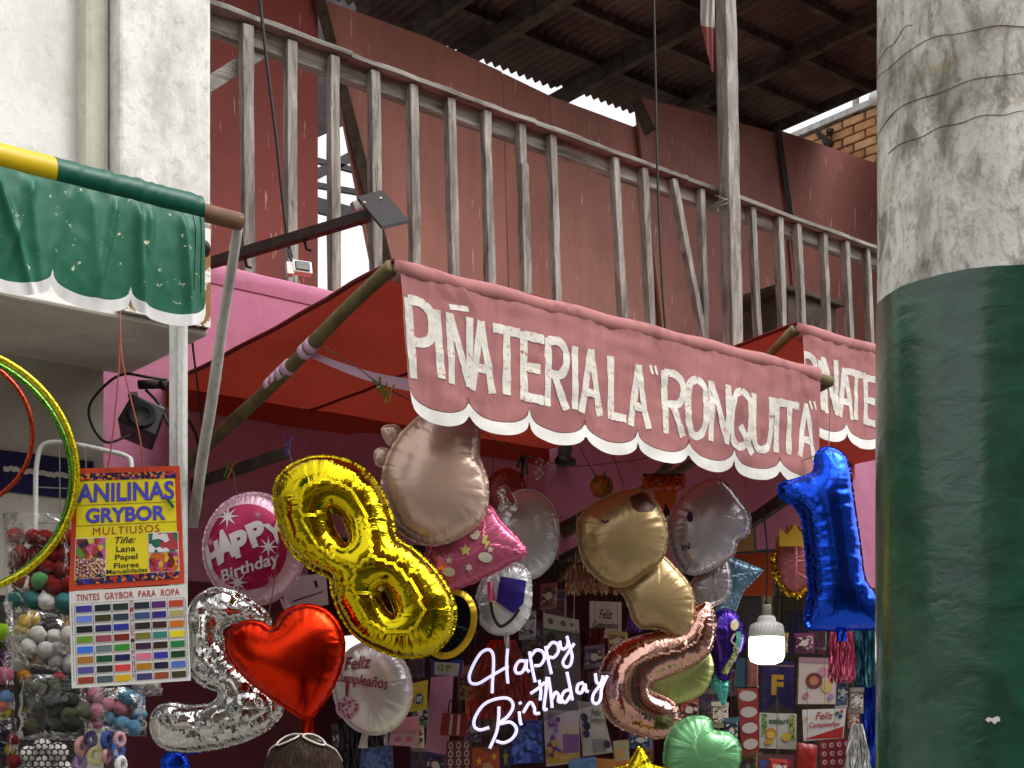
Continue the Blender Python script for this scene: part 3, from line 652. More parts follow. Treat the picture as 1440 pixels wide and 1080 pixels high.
wire('thin cable hanging from the overhang corner', [(270, 478, 5.0), (275, 520, 5.1), (280, 560, 5.2), (284, 600, 5.3), (286, 700, 5.35)], .004)
pc = thing('pipe_socket', 'rusty pipe end sticking out beside the loudspeaker', 'pipe', PD(215, 541, 5.0))
MB().tube([PD(195, 541, 5.0), PD(228, 540, 5.0)], .017, 12).build('pipe', m_rust, pc, True); MB().tube([PD(227, 540, 5.0), PD(233, 540, 5.0)], .022, 12).build('collar', m_rust, pc, True)
# ================================================================== TEXT AND PRINTS
_tc = {}
def text2d(body, bold=0.0, shear=0.0, space=1.0):
    k = (body, bold, shear, space)
    if k not in _tc:
        cu = bpy.data.curves.new('t', 'FONT'); cu.body = body; cu.offset = bold; cu.shear = shear; cu.space_character = space; cu.resolution_u = 4
        ob = bpy.data.objects.new('t', cu); me = bpy.data.meshes.new_from_object(ob)
        v = np.array([tuple(p.co)[:2] for p in me.vertices]); f = [tuple(p.vertices) for p in me.polygons]
        bpy.data.objects.remove(ob); bpy.data.curves.remove(cu); bpy.data.meshes.remove(me)
        v[:, 0] -= v[:, 0].min(); v[:, 1] -= v[:, 1].min(); _tc[k] = (v, f)
    return _tc[k]
def fit(body, u0, u1, v0, v1, bold=0, shear=0, space=1.0):
    v, f = text2d(body, bold, shear, space); s = v/v.max(axis=0)
    return [(u0+a*(u1-u0), v0+b*(v1-v0)) for a, b in s], f
class Panel:
    """flat card from four photo corners TL TR BR BL at depths D (front face), u to the right, v down from the top, 0..1"""
    def __init__(s, c, D):
        D = D if isinstance(D, (list, tuple)) else [D]*4
        s.P = [PD(x, y, d) for (x, y), d in zip(c, D)]
        s.n = (s.P[1]-s.P[0]).cross(s.P[3]-s.P[0]).normalized()
        if s.n.dot(CAM-s.P[0]) < 0: s.n = -s.n
    def __call__(s, u, v, off=0):
        a = s.P[0].lerp(s.P[1], u); b = s.P[3].lerp(s.P[2], u); return a.lerp(b, v)+s.n*off
    def base(s): return (s.P[2]+s.P[3])/2
    def board(s, th=.004): 
        return MB().prism([s(0, 0), s(0, 1), s(1, 1), s(1, 0)], s.n*(-th))
    def poly(s, pts, off): return MB().raw([s(u, v, off) for u, v in pts], [tuple(range(len(pts)))])
    def rect(s, u0, v0, u1, v1, off): return s.poly([(u0, v0), (u0, v1), (u1, v1), (u1, v0)], off)
    def text(s, body, u0, u1, v0, v1, off, bold=0, shear=0, space=1.0):
        pts, f = fit(body, u0, u1, 1, 0, bold, shear, space)
        return MB().raw([s(a, v0+(v1-v0)*b, off) for a, b in pts], f)
def disc(u, v, r, n=20, asp=1.0, a0=0): return [(u+r*math.cos(a0+2*math.pi*i/n), v+r*asp*math.sin(a0+2*math.pi*i/n)) for i in range(n)]
def star(u, v, r, k=5, inner=.42, asp=1.0, a0=-1.57): return [(u+(r if i % 2 == 0 else r*inner)*math.cos(a0+math.pi*i/k), v+asp*(r if i % 2 == 0 else r*inner)*math.sin(a0+math.pi*i/k)) for i in range(2*k)]
def ink(rgb, rough=.4): return M('ink_%d_%d_%d' % rgb, rgb, rough, var=.05, bump=0)
# ------------------------------------------------------------------ dye signs
sg = Panel([(103, 659), (252, 655), (259, 820), (97, 831)], 4.0)
s1 = thing('hanging_sign', 'yellow and red hanging sign reading ANILINAS GRYBOR MULTIUSOS', 'sign', sg.base())
sg.board(.005).build('board', M('red_board', (206, 66, 30), .4, var=.05, bump=0), s1)
sg.rect(.045, .09, .955, .925, .001).build('yellow_panel', ink((240, 222, 26)), s1)
mo = mosaic('confetti_print', [(20, 20, 60), (40, 40, 150), (190, 50, 40), (20, 20, 30), (230, 140, 40), (30, 30, 90)], 130)
sg.rect(.035, .045, .965, .105, .0016).build('confetti_strip', mo, s1); sg.rect(.05, .895, .96, .955, .0016).build('confetti_strip', mo, s1)
for body, u0, u1, v0, v1, col, oc, bd in (('ANILINAS', .045, .945, .125, .285, (66, 76, 214), (120, 30, 70), .012), ('GRYBOR', .13, .86, .33, .455, (66, 76, 214), (120, 30, 70), .018)):
    sg.text(body, u0, u1, v0, v1, .0020, bd+.018).build('lettering_outline', ink(oc), s1); sg.text(body, u0+.006, u1-.006, v0+.004, v1-.004, .0026, bd).build('lettering', ink(col), s1)
sg.rect(.05, .302, .955, .306, .0018).build('rule', ink((60, 50, 20)), s1); sg.rect(.05, .472, .955, .476, .0018).build('rule', ink((60, 50, 20)), s1)
sg.text('MULTIUSOS', .20, .80, .492, .555, .002, 0, 0, 1.15).build('lettering', ink((160, 28, 28)), s1)
for body, u0, u1, v0, v1, sh in (('Tiñe:', .40, .585, .578, .635, .3), ('Lana', .41, .58, .655, .705, 0), ('Papel', .40, .60, .725, .785, 0), ('Flores', .39, .61, .795, .84, 0), ('Manualidades', .325, .685, .845, .885, 0)):
    sg.text(body, u0, u1, v0, v1, .002, .014, sh).build('lettering', ink((24, 22, 20)), s1)
for (u0, v0, u1, v1, cols, scl) in ((.05, .58, .315, .74, [(170, 60, 40), (90, 150, 50), (210, 90, 150), (210, 200, 60), (120, 50, 30), (40, 30, 60)], 55), (.05, .745, .315, .905, [(190, 60, 40), (30, 60, 60), (220, 170, 60), (40, 30, 40), (200, 120, 140), (230, 226, 210)], 260),
        (.70, .565, .96, .725, [(226, 222, 220), (60, 40, 120), (40, 110, 80), (210, 170, 60), (180, 60, 70), (230, 230, 240)], 50), (.70, .732, .96, .89, [(190, 60, 40), (220, 180, 40), (170, 50, 130), (200, 100, 40), (120, 30, 30)], 70)):
    sg.rect(u0-.006, v0-.006, u1+.006, v1+.006, .0016).build('picture_border', m_wplastic, s1); sg.rect(u0, v0, u1, v1, .0022).build('picture', mosaic('dye_picture', cols, scl), s1)
for px, py, tx in ((150, 660, 168), (203, 661, 172)):
    MB().tube(cr([PD(px, py+6, 3.99), PD((px*2+tx)/3+3, 610, 4.0), PD(tx, 506, 4.05), PD(169, 430, 4.1)], 5), .0025, 5).build('cord', M('red_cord', (140, 60, 44), .8, bump=0), s1)
MB().prism([sg(.86, .275, .003), sg(.90, .285, .003), sg(.945, .345, .003), sg(.925, .36, .003)], sg.n*.004).build('green_clip', M('green_clip', (26, 84, 40), .5), s1)
tg = Panel([(97, 832), (262, 822), (268, 957), (101, 968)], 4.0)
s2 = thing('colour_chart', 'white colour chart of dye swatches reading TINTES GRYBOR PARA ROPA', 'sign', tg.base())
tg.board(.003).build('board', M('white_board', (232, 230, 226), .45, var=.03, bump=0), s2)
tg.text('TINTES  GRYBOR  PARA  ROPA', .06, .94, .035, .105, .001, .015, 0, 1.1).build('lettering', ink((178, 30, 28)), s2)
cols = '''38309a 1c2422 24301c 202a3c 5c2470 c8462a|6c8ce0 3c3c1c 2c3c54 3c5484 342884 b8ac6c|0c1414 241c60 2434a0 2c2420 40201a d0741c|6c9c20 a04c60 7c2418 7c7830 3c8878 f0dc1c|3c78e8 6c7c80 34902c 3c2044 3a2010 1c8444|b07424 10502c 1c1c54 dc7898 3c34ac 10441c|5c50a0 2c302c d84040 b47c20 101834 5474c8|983c20 4c5c68 e0b41c 403c74 98482c 3c4424'''.split('|')
us = [(.055, .19), (.215, .35), (.37, .50), (.55, .68), (.70, .82), (.845, .965)]
grid_c = ink((130, 130, 140))
sm = []
for r_, row in enumerate(cols):
    v0 = .135+r_*.1055
    for c_, hx in enumerate(row.split()):
        rgb = tuple(int(hx[i:i+2], 16) for i in (0, 2, 4)); u0, u1 = us[c_]
        tg.rect(u0, v0+.02, u1, v0+.087, .0016).build('swatch', ink(rgb, .35), s2)
    tg.rect(.04, v0-.006, .97, v0-.003, .0008).build('rule', grid_c, s2)
for u in (.043, .2, .36, .515, .54, .69, .833, .972): tg.rect(u-.002, .128, u+.002, .975, .0009).build('rule', grid_c, s2)
for k, ch in enumerate('TINTES'): tg.text(ch, .515, .538, .14+k*.062, .185+k*.062, .0018, .0).build('lettering', ink((178, 30, 28)), s2)
for k, ch in enumerate('GRYBOR'): tg.text(ch, .515, .540, .58+k*.062, .625+k*.062, .0018, .0).build('lettering', ink((178, 30, 28)), s2)
tg.poly(disc(.527, .545, .016, 16, 1.25), .0018).build('emblem', ink((30, 30, 30)), s2)
for (u, body) in ((.022, 'TINTES GRYBOR COLORES DE CALIDAD'), (.986, 'TINTES GRYBOR COLORES DE CALIDAD')):
    v_, f_2 = text2d(body, .02); s = v_/v_.max(axis=0); MB().raw([tg(u+.008*(.5-b), .14+a*.8, .0014) for a, b in s], f_2).build('lettering', ink((40, 44, 90)), s2)
# ------------------------------------------------------------------ hula hoops
def hoop(label, cx, cy, r, D, tube, rgb, band):
    h = thing('hula_hoop', label, 'hula hoop', PD(cx, cy+r, D), 'hula hoops hanging at the left edge')
    t = NT('hoop_'+str(rgb[0])); wv = t.n('ShaderNodeTexWave', wave_type='RINGS', rings_direction='SPHERICAL'); wv.inputs['Scale'].default_value = 1
    nz = t.noise(170, 2); c = t.mix(t.g(nz, .5, .56), lin(*rgb), lin(*band)); mm = t.fin(c, .22, .6, t.bump(nz, .3, .004))
    q = Fr(cx, cy, D, 14); n = 96; m = D/FPX
    MB().tube([q(r*m*math.cos(2*math.pi*i/n), r*m*math.sin(2*math.pi*i/n)) for i in range(n)], tube, 10, closed=True).build('ring', mm, h, True)
    MB().tube([q(.004+.001*i, r*m+.0+i*.06, 0) for i in range(5)], .002, 5).build('hanging_cord', m_string, h)
hoop('glittery yellow hula hoop, the largest at the left edge', -76, 660, 176, 3.9, .0095, (226, 214, 20), (150, 130, 10))
hoop('green hula hoop just inside the yellow one', -80, 664, 172, 3.94, .0085, (96, 150, 40), (50, 96, 20))
hoop('red hula hoop, the smallest of the three', -70, 605, 110, 3.98, .007, (190, 62, 30), (120, 30, 16))
# wire rack
wr = thing('wire_rack', 'white bent tube rack against the left stall wall', 'rack', PD(52, 740, 4.55))
MB().tube(cr([PD(50, 900, 4.55), PD(50, 720, 4.55), PD(52, 650, 4.55), (PD(64, 624, 4.55)), PD(100, 624, 4.56), PD(150, 634, 4.58), PD(178, 642, 4.6), PD(185, 660, 4.6), PD(186, 760, 4.6)], 6), .0085, 8).build('frame', m_galv, wr, True)
for px in (84, 121): MB().tube([PD(px, 628, 4.56), PD(px+1, 860, 4.56)], .0022, 5).build('wire', m_silverwire, wr)
for py in (685, 735, 785): MB().tube([PD(50, py, 4.56), PD(186, py+6, 4.59)], .0022, 5).build('wire', m_silverwire, wr)
bk = tag(Panel([(-60, 832), (118, 846), (118, 1200), (-60, 1200)], 4.5).board(.01).build('dark_backing', M('dark_backing_black', (16, 15, 17), .8)), 'added black sheet darkening the gaps between the bags of pompoms', 'board')  # black sheet added to darken the gaps between the bags
# ------------------------------------------------------------------ bags of pompoms
pm = {}
def pomesh(seed):
    if seed not in pm:
        bmm = bmesh.new(); bmesh.ops.create_icosphere(bmm, subdivisions=3, radius=1)
        for v in bmm.verts: v.co *= 1+.10*noise.noise(v.co*3+Vector((seed*7, 0, 0)))+.10*noise.noise(v.co*9+Vector((seed*3, 1, 0)))
        pm[seed] = ([tuple(v.co) for v in bmm.verts], [tuple(v.index for v in f.verts) for f in bmm.faces]); bmm.free()
    return pm[seed]
m_film = film('clear_bag_film')
def bag(label, quad, D, poms, depth=.06, squash=1, cat='bag', tie=None, dense=True):
    p = Panel(quad, D); b = thing('pompom_bag', label, cat, p.base())
    shared = {}
    for (px, py, r, rgb) in poms:
        m = D/FPX; o = None; key = (rgb, random.randrange(3))
        if key in shared:
            o = shared[key].copy(); COL.objects.link(o); o.parent = b
        else:
            v, f = pomesh(key[1]); me = bpy.data.meshes.new('pompom'); me.from_pydata(v, [], f); me.materials.append(fuzz('wool_%d_%d_%d' % rgb, rgb)); me.polygons.foreach_set('use_smooth', [True]*len(f))
            o = bpy.data.objects.new('pompom', me); COL.objects.link(o); o.parent = b; shared[key] = o
        o.location = PD(px, py, D+random.uniform(-.02, .02))-worg(b); k = r*m; o.scale = (k*squash, k, k*random.uniform(.85, 1)); o.rotation_euler = [random.uniform(0, 6) for _ in range(3)]
    def fs(sgn):
        def fn(u, v):
            e = math.sin(math.pi*u)**.5*math.sin(math.pi*min(1, v*.9+.1))**.5 if 0 < u < 1 else 0
            q = p(u, v, sgn*(depth*e))+p.n*(.012*noise.noise(Vector((u*5, v*5, sgn*3+px*.01))))
            return q+ (p.P[1]-p.P[0]).normalized()*(.008*noise.noise(Vector((v*6, sgn, 2))))
        return fn
    MB().grid(fs(1), 16, 18).build('film', m_film, b, True); MB().grid(fs(-1), 8, 8).build('film', m_film, b, True)
    if tie: MB().tube([PD(*tie, D), PD(tie[0]+2, tie[1]-60, D+.02)], .002, 5).build('string', m_string, b)
    return b
def heap(x0, x1, y0, y1, r, cols, jit=.25, skip=0):
    out = []; y = y0+r
    row = 0
    while y < y1:
        x = x0+r*(1 if row % 2 else .5)
        while x < x1:
            if random.random() > skip: out.append((x+random.uniform(-jit, jit)*r, y+random.uniform(-jit, jit)*r, r*random.uniform(.9, 1.15), random.choice(cols)))
            x += r*1.75
        y += r*1.6; row += 1
    return out
RED, TEAL, WH, GRN = (124, 30, 28), (70, 130, 132), (222, 220, 214), (92, 156, 96)
bag('clear bag of dark red pompoms with green, teal and white ones below', [(4, 722), (98, 724), (100, 866), (8, 860)], 4.25,
    heap(16, 98, 745, 835, 13, [RED])+[(38, 824, 12, WH), (56, 817, 13, GRN), (76, 826, 13, RED), (94, 824, 12, GRN), (24, 842, 13, TEAL), (46, 843, 14, TEAL), (66, 846, 13, WH), (90, 846, 13, TEAL)])
bag('clear bag stuffed with white and yellow woolly balls', [(16, 858), (100, 866), (98, 946), (18, 938)], 4.2, heap(28, 100, 882, 936, 12, [WH])+[(34, 875, 12, (226, 186, 60)), (46, 870, 11, (226, 186, 60)), (30, 886, 10, (226, 186, 60))])
OL = [(92, 96, 70), (74, 80, 62), (104, 108, 84), (58, 64, 56), (86, 86, 64)]
bag('clear bag of olive green pompoms', [(28, 948), (118, 950), (124, 1042), (26, 1040)], 4.15, heap(32, 120, 956, 1036, 11, OL)+[(82, 953, 9, (160, 60, 76)), (34, 952, 10, (190, 130, 40))], depth=.05)
PK, BL = (204, 130, 150), (104, 156, 186)
bag('clear bag of pale pink and light blue pompoms', [(118, 968), (202, 966), (206, 1036), (122, 1030)], 4.2, [(133, 978, 12, PK), (134, 1000, 13, PK), (134, 1017, 12, PK), (152, 992, 11, PK), (170, 996, 12, PK), (155, 1010, 12, BL), (172, 1018, 12, BL), (188, 1024, 12, BL), (178, 980, 12, BL), (194, 986, 11, BL), (196, 1005, 11, BL)])
# bag of scrunchies: short soft rings
sb = thing('scrunchie_bag', 'clear bag of blue, pink and cream hair scrunchies', 'bag', PD(145, 1085, 4.15))
for (px, py, r, rgb, tilt) in ((115, 1050, 13, (206, 150, 150), 60), (135, 1063, 12, (226, 214, 150), 10), (150, 1062, 10, (214, 160, 160), 80), (166, 1055, 12, (60, 92, 160), 60), (150, 1041, 12, (64, 84, 150), 70), (168, 1040, 10, (212, 160, 170), 50), (112, 1072, 11, (150, 120, 170), 40), (170, 1076, 12, (216, 214, 214), 70), (128, 1040, 11, (52, 44, 96), 60)):
    q = Fr(px, py, 4.15, tilt); m = 4.15/FPX; n = 40
    MB().tube([q(r*m*.66*math.cos(2*math.pi*i/n), r*m*.8*math.sin(2*math.pi*i/n)) for i in range(n)], [r*m*.36*(1+.18*math.sin(i*2.6)) for i in range(n)], 9, closed=True).build('scrunchie', fuzz('wool_%d_%d_%d' % rgb, rgb), sb, True)
p_ = Panel([(100, 1030), (182, 1028), (184, 1100), (102, 1100)], 4.1); MB().grid(lambda u, v: p_(u, v, .03+.012*noise.noise(Vector((u*5, v*5, 8)))), 14, 14).build('film', m_film, sb, True)
# netted ball
nb = thing('netted_bag', 'bag of white balls in a black string net', 'bag', PD(64, 1100, 4.1))
mw = fuzz('wool_222_220_214', WH)
for (px, py, r) in ((60, 1050, 12), (40, 1062, 13), (82, 1058, 14), (62, 1076, 14), (88, 1082, 13), (38, 1086, 13)):
    v, f = pomesh(1); c = PD(px, py, 4.12); k = r*4.12/FPX; mesh_obj('ball', [c+Vector(q)*k for q in v], f, mw, nb, True)
for r_ in range(6):
    for c_ in range(8):
        q = Fr(32+c_*9+(r_ % 2)*4, 1042+r_*8, 4.07); m = 4.07/FPX
        MB().tube([q(5.2*m*math.cos(2*math.pi*i/10), 4.6*m*math.sin(2*math.pi*i/10), .006*math.sin(i)) for i in range(10)], .0017, 4, closed=True).build('net_loop', m_cable, nb)
# bag cut by the left edge
bag('clear bag of mixed bright pompoms cut by the left edge', [(-20, 848), (18, 845), (20, 1010), (-20, 1010)], 4.1, [(4, 890, 13, (150, 196, 40)), (2, 925, 11, (60, 40, 90)), (6, 950, 13, (190, 110, 130)), (8, 968, 11, (60, 40, 50)), (8, 980, 10, (100, 140, 190)), (4, 992, 10, (200, 120, 100)), (4, 1002, 11, (200, 190, 40)), (-8, 905, 12, (60, 120, 60))])
bag('clear bag of dark mixed pompoms in the bottom left corner', [(-20, 1008), (24, 1010), (26, 1100), (-20, 1100)], 4.1, heap(-10, 24, 1014, 1095, 10, [(60, 50, 60), (40, 44, 60), (120, 40, 40), (150, 130, 40)]))
bag('clear bag with black and white speckled balls below the chart', [(140, 950), (225, 944), (228, 978), (142, 984)], 4.3, [(155, 966, 11, (40, 40, 42)), (176, 966, 11, (60, 60, 62)), (196, 962, 11, WH), (214, 962, 10, WH)])
# ================================================================== FOIL BALLOONS
def inflate(outer, holes=(), sp=None, c=.8, pleat=.22, lam=.03, seed=0, rim=.007):
    """outer/holes: closed loops of (u,v) in metres; returns front+back mesh with seam attributes"""
    rng = random.Random(seed)
    def resample(L, sp):
        P = np.array([tuple(p)[:2] for p in L]); Q = np.vstack([P, P[:1]]); d = np.r_[0, np.cumsum(np.linalg.norm(np.diff(Q, axis=0), axis=1))]
        n = max(8, int(d[-1]/sp)); s = np.linspace(0, d[-1], n, endpoint=False); return np.c_[np.interp(s, d, Q[:, 0]), np.interp(s, d, Q[:, 1])], d[-1]
    loops = []; lens = []
    for L in [outer]+list(holes): a, b = resample(L, sp*.8); loops.append(a); lens.append(b)
    allb = np.vstack(loops); lo, hi = allb.min(0), allb.max(0)
    X = []; row = 0; y = lo[1]
    while y < hi[1]:
        x = lo[0]+(sp/2 if row % 2 else 0)
        while x < hi[0]: X.append((x+rng.uniform(-.08, .08)*sp, y+rng.uniform(-.08, .08)*sp)); x += sp
        y += sp*.866; row += 1
    X = np.array(X)
    def inside(L, X):
        r = np.zeros(len(X), bool); n = len(L)
        for i in range(n):
            a, b = L[i], L[(i+1) % n]; cnd = (a[1] > X[:, 1]) != (b[1] > X[:, 1])
            with np.errstate(divide='ignore', invalid='ignore'): r ^= cnd & (X[:, 0] < (b[0]-a[0])*(X[:, 1]-a[1])/(b[1]-a[1])+a[0])
        return r
    ok = inside(loops[0], X)
    for L in loops[1:]: ok &= ~inside(L, X)
    X = X[ok]; dmin = np.sqrt(((X[:, None, :]-allb[None])**2).sum(-1)).min(1); X = X[dmin > sp*.55]
    V = [Vector(tuple(p)) for p in allb]+[Vector(tuple(p)) for p in X]; E = []; k = 0
    for L in loops: n = len(L); E += [(k+i, k+(i+1) % n) for i in range(n)]; k += n
    ov, oe, of, _, _, _ = delaunay_2d_cdt(V, E, [], 0, 1e-7)
    P = np.array([tuple(p) for p in ov]); F = np.array([f for f in of if len(f) == 3])
    cen = P[F].mean(1); keep = inside(loops[0], cen)
    for L in loops[1:]: keep &= ~inside(L, cen)
    F = F[keep]
    a, b, cc_ = P[F[:, 0]], P[F[:, 1]], P[F[:, 2]]; ar = (b[:, 0]-a[:, 0])*(cc_[:, 1]-a[:, 1])-(b[:, 1]-a[:, 1])*(cc_[:, 0]-a[:, 0])
    F[ar < 0] = F[ar < 0][:, ::-1]
    usedv = np.unique(F); mp = -np.ones(len(P), int); mp[usedv] = np.arange(len(usedv)); P = P[usedv]; F = mp[F]; n = len(P)
    ec = {}
    for f in F:
        for i in range(3): e = (f[i], f[(i+1) % 3]); ec[e] = 1
    bedges = [e for e in ec if (e[1], e[0]) not in ec]; nxt = {e[0]: e[1] for e in bedges}; bset = np.zeros(n, bool); bset[list(nxt)] = True
    # cotangent Laplacian, Poisson solve
    W = np.zeros((n, n)); area = np.zeros(n)
    for i in range(3):
        i0, i1, i2 = F[:, i], F[:, (i+1) % 3], F[:, (i+2) % 3]; e1 = P[i1]-P[i0]; e2 = P[i2]-P[i0]
        cr_ = np.abs(e1[:, 0]*e2[:, 1]-e1[:, 1]*e2[:, 0])+1e-12; cot = np.clip((e1*e2).sum(1)/cr_, -3, 6)
        np.add.at(W, (i1, i2), .5*cot); np.add.at(W, (i2, i1), .5*cot); np.add.at(area, i0, cr_/6)
    L_ = np.diag(W.sum(1))-W; fr = ~bset; phi = np.zeros(n); phi[fr] = np.linalg.solve(L_[np.ix_(fr, fr)]+1e-9*np.eye(fr.sum()), area[fr])
    h = c*np.sqrt(np.maximum(phi, 0)*2)
    # distance to the seam and place along it
    ss = np.zeros(n); dd = np.full(n, 9.0); off = 0
    for L, ln in zip(loops, lens):
        D_ = np.sqrt(((P[:, None, :]-L[None])**2).sum(-1)); j = D_.argmin(1); dv = D_.min(1); m = dv < dd; dd[m] = dv[m]; ss[m] = off+j[m]/len(L)*ln; off += ln+1.0
    dd[bset] = 0
    pl = np.array([noise.noise(Vector((s/lam, seed*3.3, 0)))+.6*noise.noise(Vector((s/lam*2.1, seed, 4))) for s in ss])
    h = h*(1+pleat*pl*np.exp(-dd/(lam*.9)))
    v = [(P[i, 0], P[i, 1], h[i]) for i in range(n)]; f = [tuple(q) for q in F]; sdv = list(dd); ssv = list(ss)
    bi = {}
    for i in range(n):
        if bset[i]: bi[i] = i
        else: bi[i] = len(v); v.append((P[i, 0], P[i, 1], -h[i]*.92)); sdv.append(dd[i]); ssv.append(ss[i]+.37)
    f += [(bi[q[2]], bi[q[1]], bi[q[0]]) for q in F]
    # flat seam flange
    ring = {}
    prv = {b: a for a, b in nxt.items()}
    for i in nxt:
        t_ = P[nxt[i]]-P[prv[i]]; t_ = t_/(np.linalg.norm(t_)+1e-9); nn = np.array((t_[1], -t_[0])); ring[i] = len(v)
        q = P[i]+nn*(rim if np.abs(loops[0]-P[i]).sum(1).min() < 1e-5 else .002)*(1+.3*noise.noise(Vector((ss[i]*60, seed, 1)))); v.append((q[0], q[1], .003*noise.noise(Vector((ss[i]*50, 3, seed))))); sdv.append(0); ssv.append(ss[i])
    for i, j in nxt.items(): f.append((i, ring[i], ring[j], j))
    return v, f, sdv, ssv, len(F)
class Bal: pass
def balloon(label, D, outer, mat, holes=(), c=.8, pleat=.22, lam=.03, yaw=0, pitch=0, smooth=True, group='foil balloons hanging under the awning', parent=None, seed=None, tail=None, string=None, name='foil_balloon', bend=0, sp=None, part='body', round_=True, rim=.007):
    px = sum(p[0] for p in outer)/len(outer); py = sum(p[1] for p in outer)/len(outer)
    q = Fr(px, py, D, yaw, pitch)
    cv = (lambda L: [tuple(p) for p in cr([q.uv(*p) for p in L], 8, True)]) if round_ else (lambda L: [q.uv(*p) for p in L])
    o2 = cv(outer); hh = [cv(h) for h in holes]
    xs = [p[0] for p in o2]; ys = [p[1] for p in o2]; size = max(max(xs)-min(xs), max(ys)-min(ys))
    sp = sp or max(.007, size/46); seed = seed if seed is not None else int(px)
    v, f, sd, ss, nf = inflate(o2, hh, sp, c, pleat, lam, seed, rim)
    if parent is None:
        b = thing(name, label, 'balloon', q(0, min(ys)), group)
    else: b = parent
    o = mesh_obj(part, [q(*p) for p in v], f, mat, b, True)
    for nm, arr in (('sd', sd), ('ss', ss)):
        at = o.data.attributes.new(nm, 'FLOAT', 'POINT'); at.data.foreach_set('value', arr)
    o.modifiers.new('sub', 'SUBSURF').levels = 1; o.modifiers['sub'].render_levels = 1
    R_ = Bal(); R_.root = b; R_.q = q; R_.body = o; R_.bvh = BVHTree.FromPolygons([Vector(p) for p in v], f[:nf])
    if tail:
        (tx, ty, tx2, ty2, w0, w1) = tail; m = q.m
        MB().grid(lambda u, vv: q.at(tx+(tx2-tx)*vv+(u-.5)*(w0+(w1-w0)*vv), ty+(ty2-ty)*vv, .006*math.sin(u*11+vv*4)), 8, 6).build('tail', mat, b, True)
    if string: MB().tube(cr([PD(*p) for p in string], 5), .0018, 5).build('string', m_string, b)
    return R_
def decal(B, poly_v, poly_f, mat, name='print', off=.003, parent=None, step=.014):
    """wrap flat shapes given in photo pixels on to a balloon's front"""
    bm = bmesh.new(); vs = [bm.verts.new((*B.q.uv(*p), 0)) for p in poly_v]
    for fc in poly_f:
        try: bm.faces.new([vs[i] for i in fc])
        except ValueError: pass
    bmesh.ops.triangulate(bm, faces=bm.faces[:])
    for _ in range(4):
        ed = [e for e in bm.edges if e.calc_length() > step]
        if not ed: break
        bmesh.ops.subdivide_edges(bm, edges=ed, cuts=1); bmesh.ops.triangulate(bm, faces=[f for f in bm.faces if len(f.verts) > 3])
    v = []
    for p in bm.verts:
        hit = B.bvh.ray_cast(Vector((p.co.x, p.co.y, 1)), Vector((0, 0, -1)))
        z = hit[0].z if hit[0] is not None else .0
        v.append(B.q(p.co.x, p.co.y, z+off))
    bm.verts.index_update(); f = [tuple(x.index for x in fc.verts) for fc in bm.faces]; bm.free()
    return mesh_obj(name, v, f, mat, parent or B.body, True)
def dtext(B, body, corners, mat, bold=0, shear=0, space=1.0, name='lettering', off=.004, arc=0):
    """text stretched over a photo quad TL TR BR BL"""
    pts, f = fit(body, 0, 1, 0, 1, bold, shear, space); (a, b, c_, d) = [np.array(x, float) for x in corners]
    P = [(d*(1-u)+c_*u)*(1-v)+(a*(1-u)+b*u)*v+np.array((0, -arc*4*u*(1-u))) for u, v in pts]
    return decal(B, [tuple(p) for p in P], f, mat, name, off)
def dstroke(B, pts, wpx, mat, name='print', off=.004, close=False):
    L = cr([p for p in pts], 6, close); n = len(L); v = []
    for i, p in enumerate(L):
        d = (L[(i+1) % n]-L[i-1]) if close else (L[min(i+1, n-1)]-L[max(i-1, 0)]); d = d/(np.linalg.norm(d)+1e-9); nn = np.array((-d[1], d[0]))*wpx/2
        v += [tuple(p+nn), tuple(p-nn)]
    f = [(2*i, 2*i+1, (2*i+3) % (2*n), (2*i+2) % (2*n)) for i in range(n if close else n-1)]
    return decal(B, v, f, mat, name, off)
def ell(cx, cy, a, b, n=24, rot=0):
    r = math.radians(rot); return [(cx+a*math.cos(t)*math.cos(r)-b*math.sin(t)*math.sin(r), cy+a*math.cos(t)*math.sin(r)+b*math.sin(t)*math.cos(r)) for t in [2*math.pi*i/n for i in range(n)]]
f_gold = foil('gold_foil', (214, 192, 26), .09, 1, .7, .05, 6, 32, 34); f_red = foil('red_foil', (214, 44, 16), .24, 1, .22, .02, 4, 45, 40)
f_silver = foil('silver_foil', (208, 208, 206), .07, 1, .5, .25, 9, 20, 40, None, 6.5); f_rose = foil('rose_gold_foil', (214, 166, 150), .09, 1, .6, .05, 6, 40, 36)
f_blue = foil('blue_foil', (36, 84, 230), .17, 1, .5, .2, 3.5, 55, 30); f_pinkp = foil('pale_pink_foil', (224, 180, 198), .28, .5, .5, .03, 6, 45, 60)
f_beige = foil('pearl_beige_foil', (214, 182, 164), .26, .5, .35, .02, 5, 34, 34); f_pink = foil('pink_foil', (206, 100, 134), .26, .5, .6, .03, 6, 34, 40)
f_white = foil('white_foil', (218, 218, 220), .24, .4, .5, .03, 6, 34, 40); f_tan = foil('tan_foil', (186, 160, 114), .25, .5, .4, .02, 5, 34, 34)
f_grey = foil('pearl_grey_foil', (200, 192, 198), .24, .5, .5, .03, 5, 30, 34); f_lime = foil('pale_lime_foil', (200, 208, 130), .3, .5, .5, .04, 6, 30, 40)
f_green = foil('satin_green_foil', (112, 172, 118), .34, .5, .5, .03, 6, 26, 36); f_purple = foil('purple_foil', (70, 44, 150), .2, .8, .5, .05, 6, 34, 40)
f_teal = foil('teal_foil', (90, 190, 180), .25, .7); f_black = foil('black_foil', (24, 22, 26), .16, .8); f_slate = foil('slate_blue_foil', (110, 142, 160), .3, .7)
